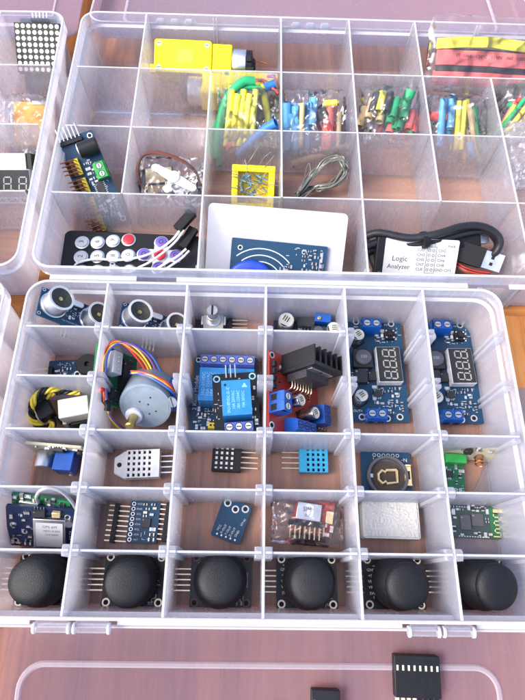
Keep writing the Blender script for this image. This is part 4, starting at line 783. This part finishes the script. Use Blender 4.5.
mb.loft([sc_(.94, -.12), sc_(1, -.02), sc_(1, .2), sc_(.94, .3), sc_(.9, .32)]); mb.build('shell', 'tagblue', t, smooth=50); mb = MB(T); mb.lathe([(1.12, .31), (1.1, .36), (1.02, .38)], (-.1, -.05, 0), 36); mb.build('raised_disc', 'tagblue', t)
# logic analyser
Ta = axes(P(420, 262, -2.2) + Vector((0, .15, 0)), (1, -.035, .0), (0, .72, .65)); t = thing('logic_analyzer', 'small white labelled logic analyzer box with channel names', 'logic analyzer', Ta.translation)
mb = MB(Ta); mb.prism(rrect(-2.75, 2.25, -1.6, 1.3, .12), -.75, 0); mb.build('case', 'black', t, .06); mb = MB(Ta); mb.prism(rrect(-2.25, 2.3, -1.65, 1.32, .14), 0, .03, 0)
mb.text('Logic', .46, -1.75, .02, .038, 0, 1, 'LEFT'); mb.text('Analyzer', .40, -2.0, -.48, .038, 0, 1, 'LEFT'); mb.text('24MHz 8CH', .22, -.75, -.95, .038, 0, 1)
for k in range(4): mb.text('CH' + '1357'[k], .25, .02, .62 - .3 * k, .038, 0, 1); mb.text('CH' + '2468'[k], .25, 1.3, .62 - .3 * k, .038, 0, 1)
mb.text('CLK', .25, .02, .62 - 1.2, .038, 0, 1); mb.text('GND CH1', .24, 1.5, .62 - 1.2, .038, 0, 1); mb.text('PWR', .22, 1.85, .9, .038, 0, 1)
for k in range(5):
    for x in (.52, .78): mb.ring((x, .62 - .3 * k, .03), .06, .09, .006, 10, 1)
for a in ((.36, .38, -.8, .85), (.94, .96, -.8, .85), (.38, .94, -.8, -.78), (.38, .94, .83, .85), (.48, .5, .85, 1.05), (.82, .84, .85, 1.05), (.5, .82, 1.03, 1.05)): mb.box(*a, .03, .04, 1)
mb.build('printed_label', ['paper', 'ink'], t)
t = thing('usb_cable', 'thick black cable coiled behind the logic analyzer with metal plugs', 'cable', P(440, 240, FL))
for k, pp in enumerate(([(366, 236, -1.6), (380, 233, -1.3), (410, 238, -1.2), (437, 234, -.9), (460, 227, -.8), (480, 226, -.9), (495, 233, -1.2), (500, 243, -1.6), (494, 254, -2.2), (484, 257, -2.8)], [(366, 246, -2.0), (385, 241, -1.8), (412, 244, -1.7), (440, 240, -1.5), (465, 233, -1.4), (485, 231, -1.5), (496, 239, -1.9), (497, 248, -2.4), (488, 256, -2.9), (470, 262, -3.3)], [(364, 252, -2.6), (382, 248, -2.5), (410, 250, -2.5), (435, 247, -2.4), (455, 244, -2.2)], [(372, 262, -3), (382, 256, -2.9), (400, 252, -2.9), (430, 252, -3), (460, 252, -3.1), (480, 262, -3.3)], [(366, 242, -3), (372, 255, -3.0), (378, 270, -3.0), (384, 282, -3.2)])):
    mb = MB(); mb.tube([P(*q) for q in pp], .24 if k != 4 else .3, 12); mb.build('cord', 'cable', t)
mb = MB(frame(P(424, 240, -1.35), 20)); mb.lathe([(.5, -.2), (.55, 0), (.5, .2)], (0, 0, 0), 16, 0, 'X'); mb.build('cable_tie', 'black', t)
mb = MB(axes(P(467, 240, -2.1), (1, .12, 0), (0, .8, .4))); mb.box(-1.0, .75, -.5, .5, -.35, .35, 0); mb.box(.75, 1.35, -.34, .34, -.2, .2, 1); mb.build('mini_plug', ['black', 'steel'], t, .05)
mb = MB(axes(P(474, 256, -2.5), (1, -.35, 0), (.2, .8, .5))); mb.box(-1.7, .55, -.62, .62, -.4, .4, 0); mb.box(.55, 1.75, -.55, .55, -.2, .2, 1); mb.box(1.0, 1.2, -.3, -.1, .2, .21, 2); mb.box(1.0, 1.2, .1, .3, .2, .21, 2); mb.build('usb_plug', ['black', 'steel', 'dark'], t, .05)
for k, m in enumerate(('w_red', 'black', 'w_red', 'w_brown')):
    mb = MB(); mb.tube([P(*q) for q in ((455 + k, 262 + 2 * k, -2.9), (465 + k, 268 + 1.6 * k, -2.8), (478, 272 + k, -2.9), (490, 273.5 + k, -3.0))], .08); mb.build('wire', m, t)

# ================================================================== rear box, second row
bt, tp = Vector((-10.35, 15.0, -3.75)), Vector((-12.35, 19.2, -.55)); T = axes((bt + tp) / 2, (tp - bt).cross(Vector((-.1, -.1, 1))), tp - bt)
t = thing('servo_driver_board', 'long blue servo driver board leaning by the left wall, rows of yellow and bronze pins', 'circuit board', (bt + tp) / 2)
board(T, 2.45, 6.1, 'pcb_blue', t, holes=[(.95, 2.75), (-.95, -2.75), (.95, -2.75)], hr=.18)
pins_flat(T, -.3, 2.75, 6, .254, .95, t, d=(0, 1), z=.14, m='tin')
mb = MB(T); mb.lathe([(.5, 0), (.5, 1.15), (.44, 1.2)], (.05, 2.0, .5), 26, 0, 'X'); mb.lathe([(.44, 0), (.47, .06)], (-.02, 2.0, .5), 26, 1, 'X'); mb.build('capacitor', ['black', 'steel'], t)
terminal(T, .85, .45, 2, t, 90, 'green', .5, .85, .95)
for g in range(4):
    y0 = 1.55 - 1.25 * g; mb = MB(T)
    for k in range(4):
        y = y0 - .254 * k
        for j, m in ((0, 1), (1, 2), (2, 3)):
            x = -.45 - .28 * j; mb.box(x - .135, x + .135, y - .13, y + .13, .02, .3, m); mb.tube([(x, y, .3), (x - .06, y, .8), (x - .32, y, 1.05)], .042, 6, 0, 3)
    mb.build('servo_header', ['copper', 'jumper', 'w_brown', 'black'], t)
chip(T, .35, -.55, .5, .95, .15, t, legs=8, ax='y'); smd(T, t, [(-.1, .5, -.2, 1.4), (-.2, 1, -2.5, -1.3)], 26, 3); silk(T, t, [('V+ PWM GND', .2, .9, -1.7, 90)], [(-.2, 1.0, -2.8, 1.5, 40)], 6)
# servo in its bag
o = P(163, 171, -2.6); t = thing('servo_motor', 'small servo with brown lead and gold label under white horns', 'servo motor', (o.x, o.y, FL)); T = frame((o.x - .2, o.y - .3, FL), 8)
mb = MB(T); mb.box(-1.5, .9, -.65, .65, .05, 1.3); mb.build('case', 'pcb_navy', t, .05); mb = MB(T); mb.box(-.95, .8, -.62, .62, 1.3, 1.32, 0); mb.box(-1.2, .4, -.655, -.65, .3, 1.1, 0); mb.build('label', 'gold', t)
for k, m in enumerate(('w_brown', 'w_brown')): mb = MB(); mb.tube([P(*q) for q in ((147, 191 + k, -3.0), (140, 182, -2.4), (138 - k, 168, -1.8), (143, 156, -1.4), (155, 152 + k, -1.3), (170, 155 + k, -1.4), (185, 162 + k, -1.7), (196, 172 + k, -2.2), (200, 185, -3.0))], .085); mb.build('lead', m, t)
def horn(label, u, v, zz, ang, arms, L_):
    o = P(u, v, zz); t = thing('servo_horn', label, 'servo horn', o); T = frame(o, ang, 0, 14); mb = MB(T)
    for k in range(arms):
        a = 2 * math.pi * k / arms; M0 = mb.T; mb.T = T @ Matrix.Rotation(a, 4, 'Z'); mb.prism([(0, -.34), (L_ - .2, -.24), (L_, -.1), (L_, .1), (L_ - .2, .24), (0, .34)], -.08 + .001 * k, .1 + .001 * k); mb.T = M0
    mb.lathe([(.42, -.12), (.42, .2), (.3, .24)], n=22); mb.build('arms', 'white', t, .02); mb = MB(T); mb.cyl((0, 0, .236), .13, .012, 14); mb.build('screw_hole', 'grey', t)
horn('long white two armed servo horn lying on the bagged servo', 174, 178, -1.6, -32, 2, 1.75); horn('white cross shaped servo horn under the long horn', 174, 185, -2.1, 40, 4, .95)
o = P(172, 178, -2.4); pouch('component_bag', 'clear bag crumpled around the servo and its white horns', o.x, o.y - .2, -2.6, 4.2, 3.6, 1.9, 3, 0, 8, 9)
# yellow tray of resistors
T = axes(P(253, 189, -2.3) + Vector((0, .1, 0)), (1, -.03, 0), (0, .8, .62)); t = thing('resistor_tray', 'bright yellow small open tray full of resistors', 'tray', T.translation); mb = MB(T); W = 1.42
for a in ((-W, W, W - .42, W), (-W, W, -W, -W + .42), (-W, -W + .42, -W + .42, W - .42), (W - .42, W, -W + .42, W - .42)): mb.box(*a, -1.0, 0)
mb.box(-W + .02, W - .02, -W + .02, W - .02, -1.1, -1.0); mb.build('shell', 'yellow', t, .05)
r = random.Random(5)
for k in range(30):
    p = T @ Vector((r.uniform(-.8, .8), r.uniform(-.8, .8), r.uniform(-.35, .3))); a = r.uniform(0, math.pi); d = Vector((math.cos(a), math.sin(a) * .8, math.sin(a) * .5 + r.uniform(-.25, .45))).normalized()
    tt = thing('resistor', 'thin blue resistor with bent wire legs in the yellow tray', 'resistor', p, 'resistors in the yellow tray'); A = axes(p, d, Vector((-d.y, d.x, .2)))
    mb = MB(A); mb.lathe([(.04, -.2), (.075, -.17), (.06, -.1), (.06, .1), (.075, .17), (.04, .2)], n=10, ax='X'); mb.build('body', 'res', tt); mb = MB(A); c_ = r.uniform(-.5, .5); mb.tube([(-.2, 0, 0), (-.7, c_ * .1, .05), (-1.15, c_ * .5, .15)], .018, 5); mb.build('leg', 'solder', tt); mb = MB(A); mb.tube([(.2, 0, 0), (.7, -c_ * .1, .05), (1.15, c_ * .4, -.1)], .018, 5); mb.build('leg', 'solder', tt)
for k, (a, b, c_) in enumerate((((244, 168, -1.8), (250, 160, -1.0), (259, 146, -.5)), ((256, 170, -1.8), (264, 158, -1.0), (271, 152, -.7)), ((262, 172, -1.8), (268, 163, -1.2), (274, 156, -.8)))):
    mb = MB(); mb.tube([P(*a), P(*b), P(*c_)], .025, 6); tag(mb.build('bare_wire', 'solder'), 'long bare wire leg sticking up out of the yellow tray', 'wire', 'wire legs rising from the yellow tray')
# grey hook-up wire
t = thing('wire_coil', 'hank of thin grey wire folded into a loop beside the yellow tray', 'wire coil', P(318, 175, FL)); r = random.Random(2)
for k in range(16):
    j = lambda s=3.2: r.uniform(-s, s)
    zz = lambda q: q + r.uniform(-.25, .25)
    pts = [(296 + j(2), 196 + j(), zz(-3.4)), (303 + j(), 187 + j(), zz(-3.0)), (312 + j(), 175 + j(), zz(-2.6)), (326 + j(), 162 + j(), zz(-2.2)), (338 + j(), 158 + j(), zz(-2.0)), (345 + j(), 165 + j(), zz(-2.1)), (343 + j(), 175 + j(), zz(-2.5)), (333 + j(), 184 + j(), zz(-2.9)), (320 + j(), 188 + j(), zz(-3.1)), (308 + j(), 191 + j(), zz(-3.3)), (300 + j(), 198 + j(), zz(-3.5))]
    mb = MB(); mb.tube([P(*q) for q in pts], .06, 6, 0, 6); mb.build('strand', 'solder', t)
mb = MB(); mb.tube([P(304, 183, -2.8), P(306, 170, -2.2), P(309, 163, -1.9), P(311, 172, -2.2)], .03, 6); mb.build('strand', 'solder', t)
T = axes(P(318, 156, -3.1), (1, .32, .12), (0, 1, 0)); mb = MB(T); mb.cyl((-2.0, 0, 0), .26, 4.2, 14, 0, 'X'); tag(mb.build('wooden_stick', 't_tan'), 'tan rod lying behind the loop of grey wire', 'rod')

# ================================================================== rear box, third row: shrink tubing in bags
def tubes(group, label, specs, extra=0):
    r = random.Random(len(label) + len(specs)); base = list(specs)
    for _ in range(extra):
        m, cname, pts, rad = r.choice(base); du, dv, dz = r.uniform(-9, 9), r.uniform(-4, 6), r.uniform(-.9, -.2)
        specs = specs + [(m, cname, [(u + du + r.uniform(-4, 4), v + dv + r.uniform(-2, 2), max(-3.6, z_ + dz)) for u, v, z_ in pts], rad * r.uniform(.5, .95))]
    for m, cname, pts, rad in specs:
        mb = MB(); p = spline([P(*q) for q in pts], 6) if len(pts) > 2 else [P(*q) for q in pts]
        n = 12; 
        def rings(rr): 
            tmp = MB(); tmp.tube(p, rr, n, 0, 0); return tmp.v
        a, b = rings(rad * 1.12), rings(rad * .9); L_ = len(p)
        ra = [a[i * n:(i + 1) * n] for i in range(L_)]; rbk = [b[i * n:(i + 1) * n] for i in range(L_)]
        mb.loft(ra + rbk[::-1] + [ra[0]], 0, False, False); tag(mb.build('shrink_tube', m), label % cname, 'heat shrink tube', group)
g1 = 'shrink tubes in the bag left of centre'; l1 = '%s heat shrink tube in the bag behind the yellow tray'
S = []
for k in range(5): S.append(('t_yellow', 'bright yellow', [(232 + 6 * k, 90 + (k % 2) * 4, -.6), (229 + 6 * k, 118, -1.6), (226 + 6.5 * k, 146, -2.8)], .2))
S += [('t_yellow', 'bright yellow', [(262, 84, -1.0), (266, 105, -2.0), (270, 135, -3.0)], .22)]
S += [('t_green', 'long green', [(254, 82, -.7), (244, 82, -.6), (233, 91, -.9), (224, 108, -1.6), (219, 135, -2.6), (217, 160, -3.4)], .3), ('t_blue', 'short royal blue', [(264, 88, -1.1), (275, 84, -1.0)], .28), ('t_blue', 'slanting royal blue', [(276, 123, -1.0), (262, 132, -1.7), (238, 155, -3.2)], .3), ('t_blue', 'thin dark blue', [(240, 84, -1), (229, 100, -1.4), (222, 128, -2.6)], .14), ('t_red', 'thin red', [(258, 80, -.9), (266, 82, -.9), (278, 94, -1.2)], .1), ('t_pink', 'short pinkish red', [(226, 148, -2.9), (234, 142, -2.7)], .28)]
tubes(g1, l1, S, 10)
o = P(248, 112, -2); pouch('tubing_bag', 'clear bag of green and yellow tubes beside the pale gear motor', o.x, o.y - .35, -2.15, 4.3, 4.0, 2.4, 0, 0, 26, 4)
g2 = 'shrink tubes in the bag of light blue tubes'; l2 = '%s heat shrink tube in the bag behind the grey wire loop'
S = [('t_cyan', 'light blue', [(287 + 9 * k, 103 + (k % 2) * 3, -.9), (288 + 9 * k, 150, -3.0)], .27) for k in range(3)]
S += [('t_cyan', 'light blue', [(314, 98, -.8), (311, 125, -1.9)], .3), ('t_tan', 'pale tan', [(302.5, 103, -.5), (301, 148, -2.6)], .16), ('t_yellow', 'short yellow', [(323, 104, -1.2), (337, 103, -1.1)], .22), ('t_black', 'black', [(318, 110, -1.5), (324, 118, -1.8)], .4), ('t_pink', 'pink', [(330, 107, -1.4), (328, 150, -3.2)], .26), ('t_red', 'red', [(325, 118, -1.5), (335, 140, -2.8)], .16), ('t_tan', 'slim tan', [(340, 112, -1.6), (338, 148, -3.0)], .16)]
tubes(g2, l2, S, 15); o = P(315, 122, -2); pouch('tubing_bag', 'clear bag of light blue and pink tubes behind the grey wire loop', o.x, o.y, -2.0, 4.3, 4.4, 2.3, 0, 0, 24, 6)
g3 = 'shrink tubes in the bag of green and yellow tube ends'; l3 = '%s heat shrink tube seen end on in the third bag'
S = [('t_green', 'fat green', [(411, 90, -.5), (403, 108, -1.4)], .32)]
for k, (u, v, m, nm) in enumerate([(368, 119, 't_tan', 'ochre'), (379, 122, 't_tan', 'ochre'), (360, 127, 't_tan', 'ochre'), (372, 113, 't_black', 'black'), (389, 124, 't_green', 'green'), (398, 129, 't_green', 'green'), (392, 118, 't_green', 'green'), (403, 119, 't_green', 'green'), (408, 130, 't_pink', 'pink red'), (413, 133, 't_red', 'red'), (389, 133, 't_pink', 'pink red'), (378, 112, 't_yellow', 'yellow'), (385, 112, 't_black', 'black')]):
    S.append((m, nm, [(u, v, -1.5 - .06 * (v - 112)), (u + 5, v - 19, -1.2 - .05 * (v - 112))], .27))
tubes(g3, l3, S, 16); o = P(390, 118, -2); pouch('tubing_bag', 'clear bag of green, ochre and pink tube ends in the fifth column', o.x, o.y, -2.0, 4.3, 4.4, 2.4, 0, 0, 22, 11)
g4 = 'shrink tubes in the bag of blue and yellow tubes'; l4 = '%s heat shrink tube in the bag under the flat red packet'
S = [('t_cyan', 'light blue', [(444, 99, -1.0), (441, 127, -2.0), (440, 146, -2.9)], .24), ('t_cyan', 'light blue', [(452, 99, -1.0), (450, 128, -2.1)], .24), ('t_yellow', 'yellow', [(459, 101, -1.1), (456, 150, -3.0)], .17), ('t_yellow', 'yellow', [(465, 101, -1.2), (461, 150, -3.0)], .17), ('t_tan', 'tan', [(469, 104, -1.1), (476, 156, -3.2)], .16), ('t_red', 'red', [(430, 116, -1.8), (446, 118, -1.8)], .3), ('t_green', 'dark green', [(473, 108, -1.5), (480, 150, -3.1)], .14), ('t_black', 'grey black', [(470, 112, -1.5), (484, 140, -3.0)], .14), ('t_cyan', 'light blue', [(470, 142, -2.6), (474, 160, -3.3)], .22)]
tubes(g4, l4, S, 15); o = P(456, 128, -2); pouch('tubing_bag', 'clear bag of blue and yellow tubes in front of the flat red packet', o.x, o.y, -2.0, 4.2, 4.6, 2.2, 0, 0, 20, 13)
g5 = 'shrink tubes in the bag at the right edge'; l5 = '%s heat shrink tube in the bag at the right edge of the picture'
S = [('t_yellow', 'yellow', [(527, 106, -.9), (505, 134, -2.0)], .15), ('t_green', 'green', [(524, 100, -.9), (498, 132, -2.0)], .15), ('t_red', 'red', [(520, 98, -1.0), (505, 124, -2.0)], .14), ('t_pink', 'pink', [(516, 100, -1.2), (502, 124, -2.2)], .12), ('t_black', 'dark', [(510, 98, -1.2), (498, 112, -1.8)], .15), ('t_green', 'green', [(506, 104, -1.5), (520, 108, -1.5)], .2), ('t_tan', 'tan', [(530, 112, -1.0), (510, 136, -2.2)], .14)]
tubes(g5, l5, S, 14); o = P(522, 118, -2); pouch('tubing_bag', 'clear bag of thin striped coloured tubes cut by the right edge', o.x + .3, o.y, -1.9, 4.2, 4.6, 2.2, 0, 0, 18, 15)
o = P(527, 160, -2); pouch('bubble_wrap', 'white crumpled bubble wrap in the last column under the striped tubes', o.x + .2, o.y, -1.7, 4.0, 4.6, 2.9, 0, 0, 10, 17, 'bubble', cat='bubble wrap', cr=.3)

# ================================================================== rear box, back row: gear motors and the flat packet
def gearmotor(label, T):
    t = thing('gear_motor', label, 'gear motor', T.translation, 'yellow gear motors'); mb = MB(T); mb.prism(rrect(-3.2, .9, -1.12, 1.12, .22), -.95, .95); mb.build('gearbox', 'yellow', t, .07, segs=3)
    mb = MB(T); mb.box(.9, 2.35, -1.0, 1.0, -.85, .85); mb.build('motor_sleeve', 'yellow', t, .12); mb = MB(T); mb.box(-3.65, -3.2, -.9, -.3, -.15, .15); mb.build('fixing_tab', 'yellow', t, .04)
    mb = MB(T); mb.lathe([(.95, 2.35), (.98, 2.4), (.98, 3.3), (.9, 3.36)], n=30, ax='X'); mb.build('motor_can', 'steel', t)
    mb = MB(T); mb.lathe([(.92, 3.3), (.92, 3.75), (.5, 3.8), (.3, 4.0)], n=26, ax='X'); mb.box(3.4, 3.7, -.2, .2, .8, 1.15); mb.box(3.3, 3.9, -.75, -.5, -.6, .9); mb.build('end_cap', 'black', t)
    [MB(T).cyl((x, y, .93), .17, .04, 16).box(x - .12, x + .12, y - .02, y + .02, .965, .975, 1).build('screw', ['steel', 'dark'], t) for x, y in ((-2.85, .8), (-2.85, -.8), (.55, .8), (.55, -.8))]; mb = MB(T); mb.box(-3.24, .93, -1.15, -1.11, -.05, .0); mb.box(-3.22, .9, 1.11, 1.14, -.05, .0); mb.box(-1.6, -.4, -.45, .45, .945, .975); mb.build('seam', 'jumper', t); mb = MB(T); mb.cyl((-2.0, 0, -1.3), .3, .35, 18); mb.build('axle', 'white', t)
    mb = MB(T); mb.tube([(3.95, .1, .3), (4.3, .15, .2), (4.8, .1, .05)], .04, 6); mb.tube([(3.95, -.2, -.3), (4.4, -.4, -.4), (4.7, -.4, -.6)], .04, 6); mb.build('lead', 'copper', t); return t
o = P(190, 58, -2.2); gearmotor('bright yellow gear motor lying along the back wall', frame((o.x + .75, 28.95, -2.55), -1.5, 0, 30) @ Matrix.Scale(1.03, 4))
o = P(222, 88, -3); T = frame((o.x + .9, 26.4, -2.98), 178.5, 0, 0); gearmotor('yellow gear motor turned the other way, seen pale through the divider', T)
# flat packet of wide shrink tubing
T = axes(P(478, 57, -.25), (1, -.035, -.0), (0, .72, .55)); 
zl = 0
t = None
def flat(m, label, x0, x1, y0, y1, zz, bend=.12, seed=1):
    mb = MB(T); n = 18; up_r = []
    for z_ in (0, .14):
        pass
    rings = []
    for i in range(n + 1):
        x = x0 + (x1 - x0) * i / n; b_ = -bend * ((i / n) - .4) ** 2 * 3 + .05 * noise.noise(Vector((x * .7, seed, 0))); rings.append([(x, y0 + b_, zz - .02), (x, (y0 + y1) / 2 + b_, zz + .01 - .03), (x, y1 + b_, zz - .02), (x, y1 + b_, zz + .1), (x, (y0 + y1) / 2 + b_, zz + .16), (x, y0 + b_, zz + .1)])
    mb.loft(rings); return tag(mb.build('flat_shrink_tube', m, bev=.02), label, 'heat shrink tube', None), (x0, y0, zz)
flat('t_yellow', 'flat yellow shrink tube at the top of the packet', -3.05, 5.5, .55, 1.25, .1, .5, 1); flat('t_black', 'flat dark shrink tube between the yellow and the printed red one', -3.35, 5.5, .25, .5, .0, .3, 2)
f2, _ = flat('t_pink', 'flat red shrink tube with black printed letters in the packet', -3.0, 5.5, -.65, .32, .18, .12, 3)
mb = MB(T); mb.text("IT  1060   120°C   1100V   060   1000V", .3, .9, -.08, .352, math.radians(-.5), 0, sx=1.05); mb.build('printed_letters', 'ink', f2)
flat('t_black', 'flat black shrink tube under the printed red one', -2.95, 5.5, -1.05, -.62, .12, .1, 4); flat('t_pink', 'flat red shrink tube at the bottom of the packet', -3.1, 5.5, -1.75, -1.0, .1, .1, 5); flat('t_red', 'darker red shrink tube peeking out at the packet foot', -2.9, 5.5, -1.95, -1.72, .0, .1, 6)
c = T @ Vector((.9, -.25, .1)); mb = None
tt = pouch('tubing_packet', 'clear flat packet of wide yellow and red shrink tubes along the back wall', c.x + .05, c.y + .25, c.z + .2, 9.0, 5.0, .95, -2, 0, 37, 21, cr=.1)

# ================================================================== left box
Tm = axes(P(38, 48, -1.6), (1, -.02, 0), (0, .78, .62)); t = thing('led_matrix', 'square black LED matrix with eight rows of pale dots', 'LED matrix', Tm.translation)
Tm = axes(P(38.5, 47.5, -1.45), (1, 0, 0), (0, .75, .6)); mb = MB(Tm); mb.box(-1.65, 1.65, -1.68, 1.6, -.6, 0); mb.build('housing', 'black', t, .03); mb = MB(Tm)
for i in range(8):
    for j in range(8): mb.cyl((-1.42 + .405 * i, 1.38 - .405 * j, 0), .145, .012, 16)
mb.build('dots', 'can', t); mb = MB(Tm); mb.prism(rrect(-1.5, 1.5, -4.4, 2.1, .1), -1.0, -.85); mb.build('circuit_board', 'pcb_blue', t); chip(Tm @ Matrix.Translation((0, 0, -.85)), 0, -3.2, .7, 2.2, .35, t, legs=10, ax='y'); pins_flat(Tm @ Matrix.Translation((0, 0, -.85)), 0, 1.95, 5, .254, .6, t, d=(0, 1), z=.12, m='tin')
pins_flat(Tm @ Matrix.Translation((0, 0, -.85)), 0, -4.0, 5, .254, .8, t, d=(0, -1), z=.12, m='tin', strip=False)
o = P(30, 122, -2.4); T = axes((o.x, o.y, -2.5), (1, .02, 0), (0, .75, .5)); mb = MB(T); mb.prism(rrect(-1.1, 1.5, -1.5, 1.4, .2), -.12, .0, 0); mb.box(-.9, 1.5, -1.4, -.2, .0, .03, 1); mb.box(.2, 1.4, 1.2, 1.45, .01, .06, 2); tag(mb.build('orange_packet', ['orange', 'peach', 'white'], bev=.03), 'orange and peach flat packet in the left box', 'packet')
pouch('component_bag', 'clear bag around the orange packet in the left box', o.x - .2, o.y - .5, -2.5, 3.9, 4.4, 1.2, 0, 0, 32, 19)
Td = axes(P(8, 183, -2.2), (1, .035, 0), (0, .8, .6)); t = thing('digit_display_module', 'four digit display block with dark face standing in the left box', 'digit display', Td.translation)
mb = MB(Td); mb.box(-2.9, 1.45, -.95, .85, -.7, 0); mb.build('housing', 'white', t, .03); mb = MB(Td); mb.box(-2.86, 1.41, -.91, .81, 0, .02, 1); [digit8(mb, .95 - .98 * k, -.05, .46, .82, .02, 0, .075, 0, .1) for k in range(4)]; mb.build('digits', ['seg', 'segface'], t)
Td = axes(P(10, 164, -2.0), (1, .03, 0), (0, .8, .6)); t = thing('digit_display_module', 'white backed display block with black end behind the dark digits', 'digit display', Td.translation); mb = MB(Td); mb.box(-2.0, 1.0, -.6, .7, -1.2, -.1); mb.build('housing', 'cream', t, .04); mb = MB(Td); mb.box(1.0, 1.35, -.6, .7, -1.2, -.2); mb.prism([(1.0, -.6), (1.6, -.6), (1.0, .7)], -.6, -.25); mb.build('end_face', 'black', t, .02)
Td = axes(P(10, 208, -3.1) + Vector((0, 1.0, 0)), (1, .03, 0), (0, .4, .9)); t = thing('digit_display_module', 'pale display block seen dimly through the divider in the left box', 'digit display', Td.translation); mb = MB(Td); mb.box(-2.6, 1.3, -.6, .6, -.6, 0); mb.build('housing', 'ltgrey', t, .03); mb = MB(Td); [digit8(mb, .8 - .9 * k, 0, .45, .8, .0, 0, .09, 0, .1) for k in range(3)]; mb.build('digits', 'segface', t)
